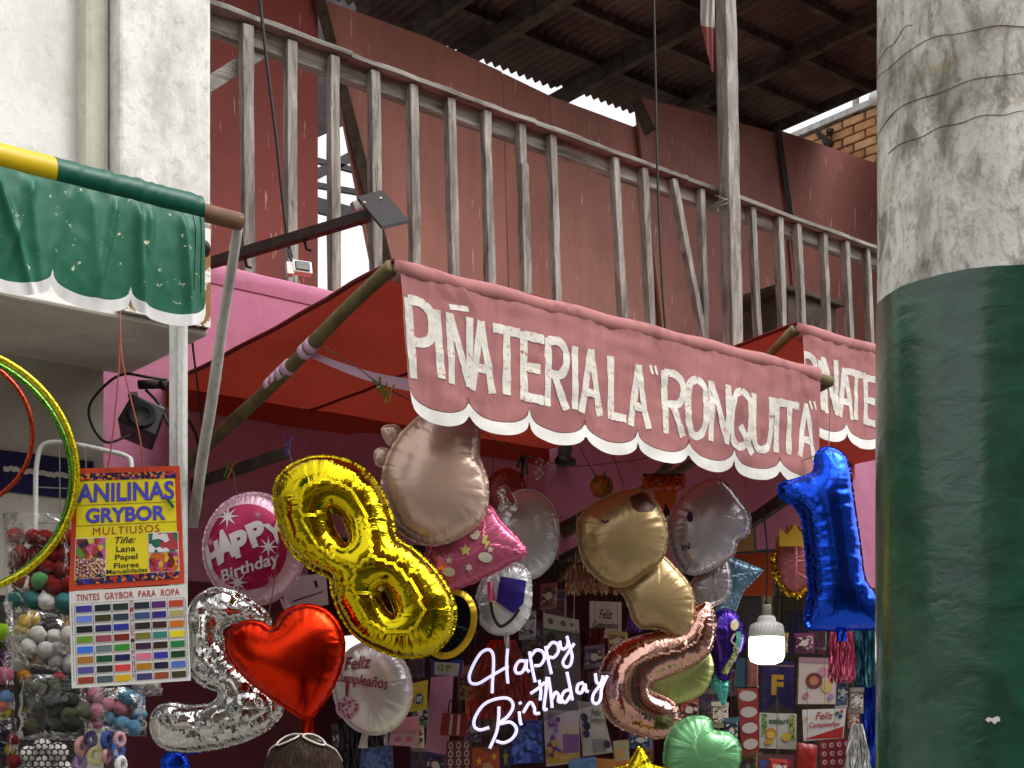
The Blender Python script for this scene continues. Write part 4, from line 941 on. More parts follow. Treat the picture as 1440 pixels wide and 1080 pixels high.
# --- round pink Happy Birthday
b = balloon('round pale pink balloon printed HAPPY Birthday', 4.75, ell(357, 772, 70, 78, 20), f_pinkp, c=.62, lam=.022, tail=(398, 842, 412, 866, 10, 16), string=[(334, 697, 4.75), (331, 682, 4.75), (328, 660, 4.75)])
decal(b, ell(352, 772, 56, 60, 40), [tuple(range(40))], M('magenta_print', (176, 26, 82), .28, .4, .15, bump=0), 'print', .0025)
mwp = M('white_print', (226, 214, 216), .35, .2, var=.05, bump=0)
for (x, y, r) in ((325, 730, 17), (383, 773, 15), (339, 822, 16), (300, 765, 9), (386, 818, 9), (368, 728, 8)):
    P = star(x, y, r, 8, .28); decal(b, [(x, y)]+P, [(0, i+1, (i+1) % 16+1) for i in range(16)], mwp if r > 14 else M('pale_magenta', (214, 120, 160), .35, bump=0), 'star', .0045)
for ch, c4 in (('H', [(290, 772), (312, 762), (318, 796), (298, 805)]), ('A', [(304, 756), (330, 742), (340, 785), (314, 797)]), ('P', [(328, 756), (352, 746), (358, 784), (338, 790)]), ('P', [(350, 744), (374, 733), (382, 768), (362, 776)]), ('Y', [(374, 742), (402, 738), (404, 766), (388, 770)])): dtext(b, ch, c4, mwp, .06, off=.007)
dtext(b, 'Birthday', [(314, 806), (396, 778), (400, 800), (318, 826)], mwp, .02, .1, off=.006)
# --- gold 8
b8 = balloon('large shiny gold number 8 balloon', 4.35, [(386,700),(391,674),(410,655),(440,643),(476,645),(510,660),(535,690),(550,725),(557,757),(580,772),(606,796),(628,825),(640,860),(632,895),(606,918),(570,924),(535,914),(502,895),(480,865),(468,832),(464,812),(440,800),(412,777),(395,745)], f_gold,
    holes=[[(466,724),(474,723),(485,738),(491,760),(485,764),(472,746)], [(535,834),(541,830),(550,846),(555,862),(548,862),(539,850)]], c=.98, pleat=.30, lam=.028, sp=.0115, string=[(412, 655, 4.35), (408, 642, 4.36), (405, 632, 4.38)])
# --- big beige-pink balloon and pink pillow below it (plain)
b = balloon('large plain beige pink balloon under the lettered valance', 4.45, [(586,590),(618,572),(652,578),(672,600),(672,640),(683,672),(684,705),(672,735),(640,757),(605,765),(570,752),(548,725),(539,690),(542,655),(558,620)], f_beige, c=.66, lam=.03, string=[(640, 577, 4.45), (632, 560, 4.4), (622, 540, 4.35)])
for (pts) in ([(537,604),(546,598),(560,600),(565,615),(556,628),(544,622)], [(527,636),(536,630),(546,634),(548,648),(540,656),(529,652)]):
    balloon('', 4.5, pts, f_beige, c=.6, parent=b.root, part='lobe', rim=.003)
p = balloon('pink square pillow balloon with pale star and cloud prints', 4.55, [(682,712),(705,735),(739,775),(715,792),(690,806),(655,822),(610,832),(602,800),(603,768),(640,752)], f_pink, c=.55, lam=.02, pleat=.35, round_=True, tail=(688, 818, 692, 845, 8, 12), string=[(684, 714, 4.55), (690, 690, 4.7), (694, 640, 4.8)])
mpp = M('cream_print', (222, 214, 190), .4, .2, bump=0); myp = M('yellow_print', (220, 204, 110), .4, .2, bump=0)
for (x, y, r, k) in ((655, 776, 9, 5), (632, 790, 6, 5), (672, 752, 6, 5), (660, 800, 6, 6), (690, 775, 5, 5)):
    P = star(x, y, r, k, .5); n = len(P); decal(p, [(x, y)]+P, [(0, i+1, (i+1) % n+1) for i in range(n)], myp if r > 8 else mpp, 'star')
for (x, y, a) in ((683, 786, 10), (632, 806, 9), (668, 757, 6)): decal(p, ell(x, y, a, a*.7, 20, 10), [tuple(range(20))], mpp, 'cloud')
decal(p, [(680, 755), (687, 755), (684, 763), (690, 764), (681, 777), (683, 767), (678, 767)], [(0, 1, 2, 6), (2, 3, 4, 5, 6)], myp, 'bolt')
# --- plain white round, red one behind, black and gold disc, white and blue small one
balloon('plain brick red balloon behind the white round one', 5.3, ell(712, 690, 26, 30, 14), foil('brick_foil', (150, 70, 62), .3, .5), c=.6)
balloon('plain white round balloon right of the pink pillow balloon', 5.05, [(716,700),(740,690),(765,700),(781,725),(784,755),(775,790),(750,812),(722,806),(702,780),(698,735)], f_white, c=.7, string=[(742, 690, 5.05), (742, 665, 5.1), (740, 640, 5.15)])
m_st = balloon('crumpled silver foil star in front of the white round balloon', 4.95, [(700,690),(712,684),(722,700),(728,718),(712,715),(698,722),(704,706)], f_silver, c=.6, rim=.004)
b = balloon('black disc balloon with gold rim behind the gold 8', 4.75, ell(632, 878, 38, 52, 20, 20), f_black, c=.4); 
dstroke(b, ell(632, 878, 33, 46, 20, 20), 9, M('gold_print', (196, 160, 30), .3, .7, bump=0), 'gold_rim', .003, True)
b = balloon('small white and blue balloon below the pink pillow balloon', 4.85, [(690,800),(715,792),(740,800),(746,830),(742,865),(722,888),(695,890),(674,872),(670,845),(680,815)], f_white, c=.6, tail=(712, 888, 714, 912, 8, 6))
decal(b, [(704, 812), (740, 818), (736, 850), (722, 864), (698, 848)], [(0, 1, 2, 3, 4)], M('blue_print', (52, 40, 130), .3, .4, bump=0), 'blue_patch')
dstroke(b, [(690, 848), (694, 868), (704, 882), (720, 872), (730, 858)], 4, m_black, 'black_line')
# --- silver crinkled 5
balloon('crumpled silver number balloon behind the red heart', 4.55, [(266,862),(280,838),(304,828),(334,834),(362,852),(380,872),(366,884),(336,874),(312,884),(316,906),(336,934),(362,956),(388,976),(396,1000),(376,1024),(340,1042),(300,1052),(258,1056),(226,1048),(213,1024),(218,1000),(240,990),(272,994),(302,988),(308,972),(284,962),(266,940),(268,900)], f_silver, c=.8, pleat=.5, lam=.02, sp=.0105)
balloon('blue crumpled balloon end under the silver one', 4.6, [(246,1048),(262,1036),(290,1038),(306,1046),(290,1054),(262,1058)], f_blue, c=.7)
balloon('small blue balloon in the dark below the silver one', 4.7, ell(246, 1078, 18, 22, 14), f_blue, c=.7)
# --- heart
balloon('shiny red heart balloon hanging lowest at the front', 4.25, [(384,884),(400,862),(428,852),(456,858),(476,880),(483,908),(478,940),(465,970),(450,992),(432,1010),(405,996),(370,972),(338,944),(320,916),(322,890),(342,876),(365,876)], f_red, c=.74, pleat=.2, lam=.02, tail=(432, 1006, 434, 1036, 12, 20), string=[(384, 884, 4.3), (378, 866, 4.35), (384, 830, 4.5), (392, 760, 4.6)])
# --- feliz cumpleanos
b = balloon('round pale balloon printed Feliz Cumpleaños below the gold 8', 4.95, ell(524, 968, 54, 64, 20, -8), foil('pale_lilac_foil', (218, 202, 214), .28, .5, .5, .03, 6, 45, 60, (226, 222, 200)), c=.6, tail=(514, 1030, 510, 1052, 8, 14), string=[(520, 905, 4.95), (521, 890, 5.0), (522, 800, 5.0)])
mr = M('plum_red_print', (150, 40, 70), .35, .2, bump=0)
dtext(b, 'Feliz', [(484, 925), (524, 922), (525, 940), (486, 944)], mr, .015, .35, off=.006); dtext(b, 'Cumpleaños', [(470, 944), (548, 954), (548, 976), (470, 962)], mr, .015, .3, off=.006)
decal(b, ell(490, 996, 18, 16, 20), [tuple(range(20))], M('pink_cake', (214, 170, 190), .4, .2, bump=0), 'cake', .003)
rr = random.Random(3)
for _ in range(26):
    a_ = rr.uniform(0, 6.28); r_ = 15*math.sqrt(rr.random()); x, y, t_ = 490+r_*math.cos(a_), 996+r_*.85*math.sin(a_), rr.uniform(0, 3); dx, dy = 2.2*math.cos(t_), 2.2*math.sin(t_)
    decal(b, [(x-dx-dy*.4, y-dy+dx*.4), (x+dx-dy*.4, y+dy+dx*.4), (x+dx+dy*.4, y+dy-dx*.4), (x-dx+dy*.4, y-dy-dx*.4)], [(0, 1, 2, 3)], mr, 'sprinkle', .006)
decal(b, [(488, 958), (493, 958), (491, 980), (488, 980)], [(0, 1, 2, 3)], mr, 'candle', .006)
# --- tan animal and grey animal
b = balloon('tan animal balloon with a sleepy eye and brown nose patch', 5.05, [(862,696),(900,690),(924,710),(937,745),(930,785),(905,806),(876,824),(846,816),(822,790),(813,750),(820,722)], f_tan, c=.72, string=[(878, 686, 5.05), (872, 668, 5.1), (862, 640, 5.2)])
balloon('', 5.12, [(925,780),(950,800),(972,830),(975,868),(962,900),(930,884),(898,880),(884,850),(874,820),(900,800)], f_tan, c=.62, parent=b.root, part='lower_body')
decal(b, [(884, 702), (905, 692), (922, 714), (916, 722), (896, 724), (888, 718)], [(0, 1, 2, 3, 4, 5)], M('brown_print', (84, 44, 24), .35, .2, bump=0), 'nose_patch')
dstroke(b, [(844, 735), (848, 739), (854, 736)], 2.4, m_black, 'eye')
ob = balloon('', 5.1, ell(846, 684, 14, 14, 12), foil('orange_foil', (186, 110, 30), .4, .3), c=.7, parent=b.root, part='orange_top')
for (x, y) in ((838, 664), (850, 660), (856, 672)): MB().grid(lambda u, v: PD(x+(u-.5)*6*(1-v), y+14*(1-v), 5.08), 3, 4).build('leaf', M('leaf_green', (40, 88, 60), .6), b.root)
b = balloon('pearl grey animal balloon with a small ear beside the tan one', 5.35, [(958,700),(985,680),(1014,676),(1040,704),(1054,728),(1050,752),(1036,760),(1030,780),(1000,800),(968,806),(948,780),(940,745),(946,718)], f_grey, c=.7, string=[(1010, 678, 5.35), (1002, 662, 5.36), (990, 645, 5.3)])
balloon('', 5.42, [(1005,784),(1022,790),(1027,815),(1022,840),(1000,852),(980,846),(972,825),(985,805)], f_grey, c=.6, parent=b.root, part='lower_body')
decal(b, ell(967, 731, 4, 7.5, 16), [tuple(range(16))], M('navy_print', (40, 36, 80), .3, bump=0), 'eye'); dstroke(b, [(956, 769), (959, 775), (962, 770), (966, 774), (966, 766)], 1.6, m_black, 'mouth')
# --- rose gold 2, lime, purple, green, star, yellow
balloon('rose gold number 2 balloon lying sideways', 5.15, [(955,888),(975,858),(996,848),(1005,870),(1003,900),(992,922),(966,938),(938,950),(919,959),(914,970),(926,977),(944,986),(955,1004),(949,1028),(926,1037),(893,1031),(860,1014),(846,985),(845,945),(858,918),(883,901),(925,890)], f_rose, c=.95, pleat=.3, lam=.024, sp=.0095, string=[(996, 853, 5.15), (1002, 830, 5.3), (1004, 800, 5.4)])
balloon('pale lime balloon behind the rose gold number', 5.4, [(905,958),(930,930),(970,915),(1000,920),(1000,950),(985,975),(950,988),(920,980)], f_lime, c=.5)
b = balloon('purple teardrop balloon with a painted swimmer figure', 5.3, [(1000,872),(1018,858),(1036,866),(1046,890),(1042,915),(1028,935),(1022,955),(1010,950),(1004,925),(995,900)], f_purple, c=.75)
decal(b, ell(1031, 880, 6, 8, 14, 20), [tuple(range(14))], M('skin_print', (214, 190, 150), .4, bump=0), 'face_patch'); dstroke(b, [(1036, 889), (1037, 900), (1034, 910)], 8, M('teal_print', (100, 170, 160), .35, .2, bump=0), 'top_patch'); dstroke(b, [(1031, 892), (1026, 902), (1032, 908)], 2.5, M('skin_print', (214, 190, 150)), 'arm_patch'); dstroke(b, [(1012, 868), (1004, 890), (1010, 912), (1012, 930)], 3, M('violet_print', (120, 80, 190), .3, .4, bump=0), 'hair_swirl')
dstroke(b, [(1034, 910), (1032, 922), (1024, 936), (1017, 948)], 9, mosaic('scale_print', [(200, 196, 80), (60, 90, 80), (150, 170, 110)], 150), 'tail_scales')
balloon('', 5.32, [(1006,945),(1018,948),(1024,962),(1018,992),(1010,978),(1000,962)], f_teal, c=.4, parent=b.root, part='tail_fin', rim=.003)
balloon('satin green balloon at the bottom right of the display', 5.0, [(968,1010),(995,1010),(1004,1028),(1026,1032),(1040,1052),(1034,1085),(1005,1110),(965,1108),(938,1085),(936,1050),(946,1026)], f_green, c=.7, pleat=.3)
sstar = star(900, 1098, 48, 5, .55); balloon('yellow foil star with only its upper points in view', 5.0, sstar, f_gold, c=.6, round_=False, yaw=-8)
balloon('slate blue star balloon behind the grey animal balloon', 5.8, [(1012,770),(1030,785),(1072,802),(1044,830),(1030,866),(1008,880),(1000,840),(996,800)], f_slate, c=.45, round_=False)
# --- blue 1
balloon('tall blue number 1 balloon beside the column', 5.25, [(1097,682),(1099,700),(1116,710),(1127,726),(1132,760),(1136,805),(1138,832),(1133,860),(1136,882),(1160,885),(1180,886),(1205,884),(1236,880),(1236,846),(1222,826),(1214,808),(1208,760),(1200,705),(1193,655),(1182,637),(1162,630),(1148,640),(1144,664),(1122,674)], f_blue, c=.9, pleat=.4, lam=.03, sp=.011, tail=(1182, 882, 1184, 902, 18, 12), string=[(1165, 631, 5.25), (1166, 610, 5.3), (1168, 560, 5.35)])
# --- round pink with gold tinsel crown
b = balloon('round pink balloon with gold tinsel edging half behind the blue 1', 6.0, ell(1118, 790, 28, 46, 18), foil('salmon_foil', (190, 110, 110), .3, .5), c=.5)
m_gt = foil('gold_tinsel', (220, 180, 30), .2, 1)
def tuft(mb, c, n, ln, wd, rnd):
    for _ in range(n):
        d = Vector((rnd.uniform(-1, 1), rnd.uniform(-1, 1), rnd.uniform(-1, 1))).normalized(); s_ = d.cross(Vector((rnd.random(), rnd.random(), rnd.random()))).normalized()*wd
        p0 = c; p1 = c+d*ln*rnd.uniform(.5, 1); mb.raw([p0-s_, p0+s_, p1+s_, p1-s_], [(0, 1, 2, 3)])
mb = MB(); rr = random.Random(4)
for i in range(70):
    t_ = i/70*2*math.pi; tuft(mb, PD(1118+29*math.cos(t_), 790+47*math.sin(t_), 5.98), 6, .022, .003, rr)
o = mb.build('tinsel_edging', m_gt, b.root); o['kind'] = 'stuff'
mb = MB(); mb.prism([PD(x, y, 5.93) for x, y in ((1096, 768), (1134, 768), (1140, 738), (1128, 752), (1118, 736), (1108, 752), (1096, 742))], FW*.006); mb.build('paper_crown', M('crown_yellow', (206, 164, 40), .5), b.root)
# ================================================================== LAMP, NEON SIGN, GOODS
lamp = thing('led_lamp', 'lit white LED bulb hanging on a cable', 'lamp', PD(1078, 934, 5.35)); c = PD(1078, 900, 5.35); m = 5.35/FPX
def L(px): return px*m
MB().lathe([(L(10), L(34)), (L(13), L(30)), (L(13), L(26)), (L(22), L(22)), (L(24), L(14)), (L(24.5), L(4))], c, UP, 28).build('housing', m_wplastic, lamp, True)
for k in range(28):
    a_ = k/28*2*math.pi; MB().beam(c+Vector((math.cos(a_)*L(23), math.sin(a_)*L(23), L(20))), c+Vector((math.cos(a_)*L(24.6), math.sin(a_)*L(24.6), L(6))), .003, .003, (math.cos(a_), math.sin(a_), 0)).build('cooling_fin', m_wplastic, lamp)
MB().lathe([(L(24), L(4)), (L(25), L(0)), (L(25), L(-22)), (L(22), L(-30)), (L(12), L(-34)), (.001, L(-34.5))], c, UP, 28).build('diffuser', emit('lit_diffuser', (255, 252, 244), 7), lamp, True)
MB().lathe([(L(5), L(50)), (L(6), L(48)), (L(6), L(34))], c, UP, 16).build('socket', M('socket', (176, 166, 148), .5), lamp, True)
MB().tube(cr([c+Vector((0, 0, L(49))), c+Vector((.005, 0, L(120))), PD(1075, 730, 5.38), PD(1073, 716, 5.4)], 5), .0035, 6).build('cable', m_cable, lamp)
MB().lathe([(.003, L(55)), (.009, L(53)), (.009, L(49))], c, UP, 12).build('grip', m_black, lamp)
neon = thing('neon_sign', 'white glowing neon sign reading Happy Birthday', 'sign', PD(755, 1045, 5.0)); m_neon = emit('neon_tube', (222, 216, 255), 1.05)
Z1 = lambda L_: [(480+x/4, 810+y/4) for x, y in L_]; Z2 = lambda L_: [(760+x/4, 810+y/4) for x, y in L_]
S = [Z1([(848,660),(850,600),(856,500),(852,440),(828,414),(786,432),(745,495),(720,560),(728,600),(770,605),(830,570),(890,535),(940,505)]), Z1([(936,400),(930,480),(932,550),(937,605)]),
 Z1([(1030,478),(1000,480),(978,515),(985,545),(1015,542),(1035,505),(1042,470),(1040,520),(1058,540)]), Z1([(1058,425),(1070,500),(1090,598)]), Z1([(1068,450),(1095,418),(1130,425),(1142,460),(1120,500),(1085,505)]),
 Z1([(1148,395),(1165,480),(1182,552)]), Z1([(1158,408),(1185,375),(1215,385),(1220,425),(1195,458),(1170,455)]), Z1([(1228,365),(1236,405),(1260,408),(1275,375),(1268,338),(1285,400),(1298,450),(1288,500),(1262,512),(1246,485),(1270,440),(1310,380)]),
 Z1([(886,735),(884,800),(872,880),(834,970)]), Z1([(832,852),(780,866),(748,845),(752,795),(800,725),(870,692),(940,690),(966,730),(940,785),(890,830),(950,822),(985,860),(965,910),(915,938),(870,928)]),
 Z1([(1000,762),(1006,820),(1014,838)]), Z1([(1002,708),(1010,722)]), Z1([(1022,770),(1060,712),(1084,738),(1090,772),(1118,772)]), Z1([(1156,568),(1150,650),(1140,745),(1160,750)]), Z1([(1064,662),(1110,630),(1145,598)]),
 Z1([(1112,585),(1122,640),(1118,700)]), Z1([(1165,570),(1178,660),(1186,742)]), Z1([(1182,700),(1205,655),(1222,672),(1220,705),(1240,712)]), Z1([(1292,638),(1255,650),(1238,690),(1260,712),(1290,670)]), Z1([(1268,540),(1285,620),(1300,700)]),
 Z1([(1362,600),(1332,612),(1326,650),(1350,656),(1370,610),(1376,645),(1392,650)]), Z2([(308,548),(316,598),(340,602),(352,560)]), Z2([(376,560),(345,630),(338,690),(318,718),(295,708),(296,670),(330,620),(376,565)])]
for k, s in enumerate(S):
    MB().tube([PD(x, y, 5.0-.002*(k % 3)) for x, y in cr(s, 7)], .0056, 8).build('neon_tube', m_neon, neon, True)
bp = [PD(x, y, 5.02) for x, y in ((652, 975), (668, 925), (700, 908), (760, 892), (812, 885), (822, 920), (815, 935), (858, 940), (850, 980), (838, 992), (800, 1000), (755, 1018), (735, 1045), (690, 1060), (656, 1045), (662, 1000))]
MB().prism(bp, FW*.004).build('acrylic_backing', film('acrylic', (226, 226, 230), .02, .05), neon)
for x, y in ((712, 912), (806, 888)): MB().tube([PD(x, y, 5.02), PD(x+2, y-60, 5.1), PD(x+6, 700, 5.3)], .0016, 5).build('hanging_cord', m_silverwire, neon)
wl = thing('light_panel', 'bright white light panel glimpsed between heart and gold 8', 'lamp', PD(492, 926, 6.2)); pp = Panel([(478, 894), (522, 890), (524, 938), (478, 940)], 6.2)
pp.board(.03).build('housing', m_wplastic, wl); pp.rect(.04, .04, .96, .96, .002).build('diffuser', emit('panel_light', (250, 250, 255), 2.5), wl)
# ------------------------------------------------------------------ tinsel
def tinsel(label, x0, x1, y0, y1, D, rgb, n=160, wd=.0035, flare=1.0, seed=1, wav=.006, name='tinsel_fringe', rough=.2, top=True):
    rr = random.Random(seed); mb = MB(); cx = (x0+x1)/2
    for i in range(n):
        u = rr.random(); a = x0+(x1-x0)*u; bx = cx+(a-cx)*flare; ln = y1-rr.random()*(y1-y0)*.18; dz = rr.uniform(-.04, .04); ph = rr.uniform(0, 6); K = 7; v = []
        for k in range(K+1):
            f = k/K; p = PD(a+(bx-a)*f**.7, y0+(ln-y0)*f, D+dz*(.3+f*.7))+RT*(wav*math.sin(f*9+ph)*f)+FW*(wav*math.cos(f*7+ph*2)*f); ang = ph+f*5
            s_ = (RT*math.cos(ang)+FW*math.sin(ang))*wd; v += [p-s_, p+s_]
        mb.raw(v, [(2*k, 2*k+1, 2*k+3, 2*k+2) for k in range(K)])
    t_ = thing(name, label, 'tinsel', PD(cx, y1, D)); o = mb.build('strips', foil('tinsel_%d' % (sum(rgb)+seed), rgb, rough+.1, .6, 0, .1), t_); o['kind'] = 'stuff'
    if top: MB().tube([PD(x0-1, y0, D), PD(x1+1, y0, D)], .006, 8).build('header', m_black, t_)
    return t_
tinsel('large red tinsel pompom behind the Happy Birthday neon', 690, 722, 900, 1012, 5.15, (214, 50, 34), 520, .0035, 2.9, 2, .012, 'tinsel_pompom', top=False)
tinsel('red foil curtain right of the neon sign', 812, 850, 885, 948, 5.9, (120, 24, 26), 90, .0035, 1, 3)
tinsel('pale copper fringe under the tan balloon', 797, 872, 794, 838, 6.0, (200, 160, 130), 150, .003, 1.05, 4, .012)
tinsel('pink foil fringe under the blue 1', 1168, 1200, 888, 962, 5.7, (206, 90, 120), 110, .0032, 1.15, 5)
tinsel('teal foil fringe between blue 1 and column', 1201, 1246, 882, 968, 5.75, (60, 120, 140), 130, .0032, 1.05, 6)
tinsel('silver tinsel bunch at the bottom beside the column', 1200, 1212, 1018, 1100, 5.6, (206, 206, 204), 160, .004, 3.2, 7, top=False)
tinsel('blue foil curtain hanging next to the column', 1212, 1246, 962, 1100, 5.9, (30, 70, 200), 60, .009, 1, 8)
tinsel('dark red foil curtain behind the hanging cards', 818, 836, 880, 960, 6.1, (110, 26, 30), 40, .003, 1, 9)
tinsel('purple tinsel tuft below the tan balloon', 885, 900, 862, 890, 5.9, (120, 70, 160), 60, .003, 1.6, 10)
tinsel('orange tinsel garland above the grey balloon', 905, 962, 668, 690, 5.9, (196, 86, 30), 120, .003, 1.05, 11, .015)
tinsel('grey dark plastic fringe below the pale balloon', 476, 540, 1010, 1100, 5.4, (70, 66, 70), 120, .004, 1, 12, rough=.4)
# ------------------------------------------------------------------ packets and cards
m_cel = film('cellophane', (255, 255, 255), .02, .12)
def card(label, quad, D, rgb, name='card', cat='card', th=.003, cell=True, prints=(), tabs=True, mat=None, bulge=0):
    p = Panel(quad, D); t_ = thing(name, label, cat, p.base())
    if bulge:
        MB().grid(lambda u, v: p(u, v, bulge*(16*u*(1-u)*v*(1-v))**.5+.004*noise.noise(Vector((u*6, v*6, D*9)))), 14, 14).build('pack', mat or ink(rgb), t_, True)
    else: p.board(th).build('sheet', mat or ink(rgb), t_)
    for k, pr in enumerate(prints):
        kind, args, col = pr[0], pr[1], pr[2]; off = bulge+.0012+.0006*k; mm = col if not isinstance(col, tuple) else ink(col)
        if kind == 'r': p.rect(*args, off).build('print', mm, t_)
        elif kind == 'd': p.poly(disc(*args), off).build('print', mm, t_)
        elif kind == 's':
            P = star(*args); n = len(P); MB().raw([p(args[0], args[1], off)]+[p(u, v, off) for u, v in P], [(0, i+1, (i+1) % n+1) for i in range(n)]).build('print', mm, t_)
        elif kind == 'p': p.poly(args, off).build('print', mm, t_)
        elif kind == 't': p.text(*args[:5], off, *(args[5:])).build('lettering', mm, t_)
    if cell: MB().grid(lambda u, v: p(u*1.06-.03, v*1.06-.05, bulge+.009+.004*noise.noise(Vector((u*4, v*5, quad[0][0])))), 8, 8).build('cellophane', m_cel, t_, True)
    MB().tube([p(.5, 0, .001), p(.5, 0, 0)+UP*.25], .0012, 4).build('hanging_thread', m_string, t_)
    return t_
Q = lambda x0, y0, x1, y1, s=0: [(x0, y0), (x1, y0+s), (x1, y1+s), (x0, y1)]
card('white card reading Feliz Cumpleaños beside the red curtain', [(829, 845), (874, 847), (874, 898), (829, 896)], 5.9, (206, 190, 182), prints=[('t', ('Feliz', .3, .72, .22, .48, .01, .3), (30, 26, 26)), ('t', ('Cumpleaños', .1, .9, .55, .80, .01, .3), (30, 26, 26))])
card('tall clear pack with patterned header behind the neon', [(764, 862), (814, 872), (818, 1000), (766, 1000)], 5.5, (120, 108, 104), prints=[('r', (0, 0, 1, .15), (196, 188, 178)), ('r', (0, .155, 1, .17), (40, 90, 70)), ('d', (.2, .07, .08, 12, .4), (90, 100, 60)), ('d', (.55, .07, .08, 12, .4), (120, 90, 50)), ('d', (.82, .07, .06, 12, .4), (100, 96, 80)), ('d', (.2, .25, .13, 14, .5), (60, 36, 34))])
card('purple and gold cake card reading HAPPY', [(764, 998), (814, 1000), (816, 1072), (768, 1078)], 5.35, (196, 180, 190), prints=[('r', (.02, .72, .98, .97), (200, 150, 60)), ('r', (.52, .45, .98, .80), (140, 90, 150)), ('t', ('HAPPY', .42, .95, .80, .94, .02), (226, 200, 120))]+[('d', (.08+.36*random.random(), .08+.75*random.random(), .05+.05*random.random(), 12, .7), random.choice([(110, 60, 130), (150, 110, 170), (190, 150, 70)])) for _ in range(16)]+[('r', (.52+.08*k, .25, .55+.08*k, .44), (210, 190, 120)) for k in range(6)])
card('white card with navy balloons and grey cake', [(812, 985), (846, 990), (862, 1058), (820, 1064)], 5.4, (190, 180, 172), prints=[('d', (.2, .3, .14, 14, .6), (36, 40, 70)), ('d', (.25, .45, .14, 14, .6), (30, 34, 60)), ('d', (.2, .6, .12, 14, .6), (36, 40, 70)), ('r', (.4, .7, .8, .95), (140, 136, 134)), ('t', ('Feliz', .5, .9, .12, .25, .01, .3), (40, 30, 30)), ('t', ('Cumpleaños', .4, .98, .28, .42, .01, .3), (40, 30, 30)), ('d', (.86, .82, .12, 12, .7), (40, 44, 80))])
card('blue glitter pack under the neon sign', [(720, 1015), (762, 1012), (764, 1072), (718, 1075)], 5.3, (40, 60, 140), name='packet', cat='packet', prints=[('r', (.02, .02, .98, .98), mosaic('blue_glitter', [(30, 44, 120), (60, 90, 180), (90, 120, 200), (24, 30, 90)], 70))])
card('pale yellow landscape card beside the purple cake card', [(862, 1042), (884, 1040), (886, 1076), (864, 1078)], 5.4, (170, 160, 130), prints=[('d', (.4, .5, .3, 16, .6), (200, 150, 80)), ('r', (0, .8, 1, 1), (190, 110, 60))])
card('navy pennant with a gold letter F', [(1072, 928), (1117, 930), (1116, 1003), (1070, 1002)], 6.3, (40, 36, 92), name='pennant', cat='pennant', prints=[('r', (.0, .08, 1, .11), (150, 120, 130)), ('t', ('F', .30, .68, .27, .66, .05), (206, 160, 40)), ('p', [(.0, 1.0), (.5, .78), (1, 1.0)], (70, 64, 66))])
card('green and white card reading safari with a lion cub shape', [(1068, 1002), (1120, 1004), (1120, 1054), (1068, 1052)], 6.2, (190, 190, 180), prints=[('p', [(.06, .04), (.2, .04), (.2, .5), (.06, .7)], mosaic('leaf_print', [(60, 100, 50), (150, 170, 110), (90, 130, 60)], 150)), ('p', [(.8, .04), (.95, .04), (.95, .8), (.8, .6)], mosaic('leaf_print2', [(60, 100, 50), (150, 170, 110), (190, 170, 60)], 150)), ('t', ('safari', .25, .78, .14, .3, .03), (40, 96, 60)), ('d', (.3, .58, .16, 16, 1), (190, 130, 40)), ('d', (.3, .62, .10, 16, 1), (214, 180, 90)), ('d', (.25, .82, .12, 12, .7), (200, 150, 60)), ('d', (.72, .66, .13, 12, 1), (206, 180, 60))])
card('stack of cream party bags with a flower print', [(1124, 924), (1178, 926), (1176, 990), (1122, 990)], 6.2, (206, 190, 180), name='packet', cat='packet', th=.03, prints=[('r', (0, 0, 1, .12), (170, 130, 140)), ('d', (.4, .5, .22, 18, .8), (120, 60, 66)), ('d', (.4, .5, .12, 14, .8), (190, 130, 90)), ('d', (.74, .62, .15, 16, .9), (206, 180, 120)), ('d', (.62, .3, .12, 14, .9), (200, 140, 160)), ('d', (.2, .82, .08, 12, .9), (200, 120, 150)), ('d', (.85, .85, .08, 12, .9), (170, 120, 170))])
card('pale party bags stacked behind the flower print ones', [(1172, 945), (1192, 948), (1192, 995), (1174, 996)], 6.3, (170, 160, 156), name='packet', cat='packet', th=.02, prints=[('d', (.5, .4, .2, 12, .5), (110, 120, 90)), ('d', (.6, .7, .2, 12, .5), (180, 150, 90))])
card('white card reading Feliz Cumpleaños with a red corner', [(1128, 998), (1190, 996), (1186, 1038), (1130, 1042)], 6.15, (206, 200, 196), prints=[('p', [(.0, .95), (.98, .6), (.98, .98)], (170, 44, 40)), ('t', ('Feliz', .3, .72, .1, .34, .015, .3), (170, 60, 60)), ('t', ('Cumpleaños', .14, .88, .42, .64, .015, .3), (170, 60, 60)), ('d', (.8, .16, .05, 10, 1.5), (60, 120, 70)), ('d', (.88, .26, .05, 10, 1.5), (50, 70, 140)), ('d', (.9, .1, .04, 10, 1.5), (190, 70, 50)), ('d', (.08, .3, .04, 10, 1.5), (200, 160, 60))])
card('red and white lollipop pattern packs at the bottom', [(1152, 1042), (1196, 1038), (1202, 1100), (1154, 1100)], 6.0, (130, 36, 44), name='packet', cat='packet', prints=[('d', (.14+.24*(k % 4), .12+.2*(k//4), .075, 14, .8), (206, 170, 176)) for k in range(16)]+[('d', (.14+.24*(k % 4), .12+.2*(k//4), .035, 10, .8), (140, 40, 50)) for k in range(16)])
card('red paper bag at the bottom right', [(1120, 1044), (1150, 1048), (1146, 1100), (1116, 1100)], 6.0, (150, 26, 24), name='packet', cat='packet', bulge=.02)
card('dark pack with flags under the safari card', [(1066, 1060), (1118, 1062), (1114, 1100), (1064, 1100)], 6.1, (96, 60, 66), name='packet', cat='packet', prints=[('r', (.35, .3, .6, .55), (190, 160, 50)), ('p', [(.0, .2), (.3, .25), (.15, .6)], (60, 80, 140)), ('p', [(.65, .25), (.95, .2), (.8, .6)], (170, 60, 60))])
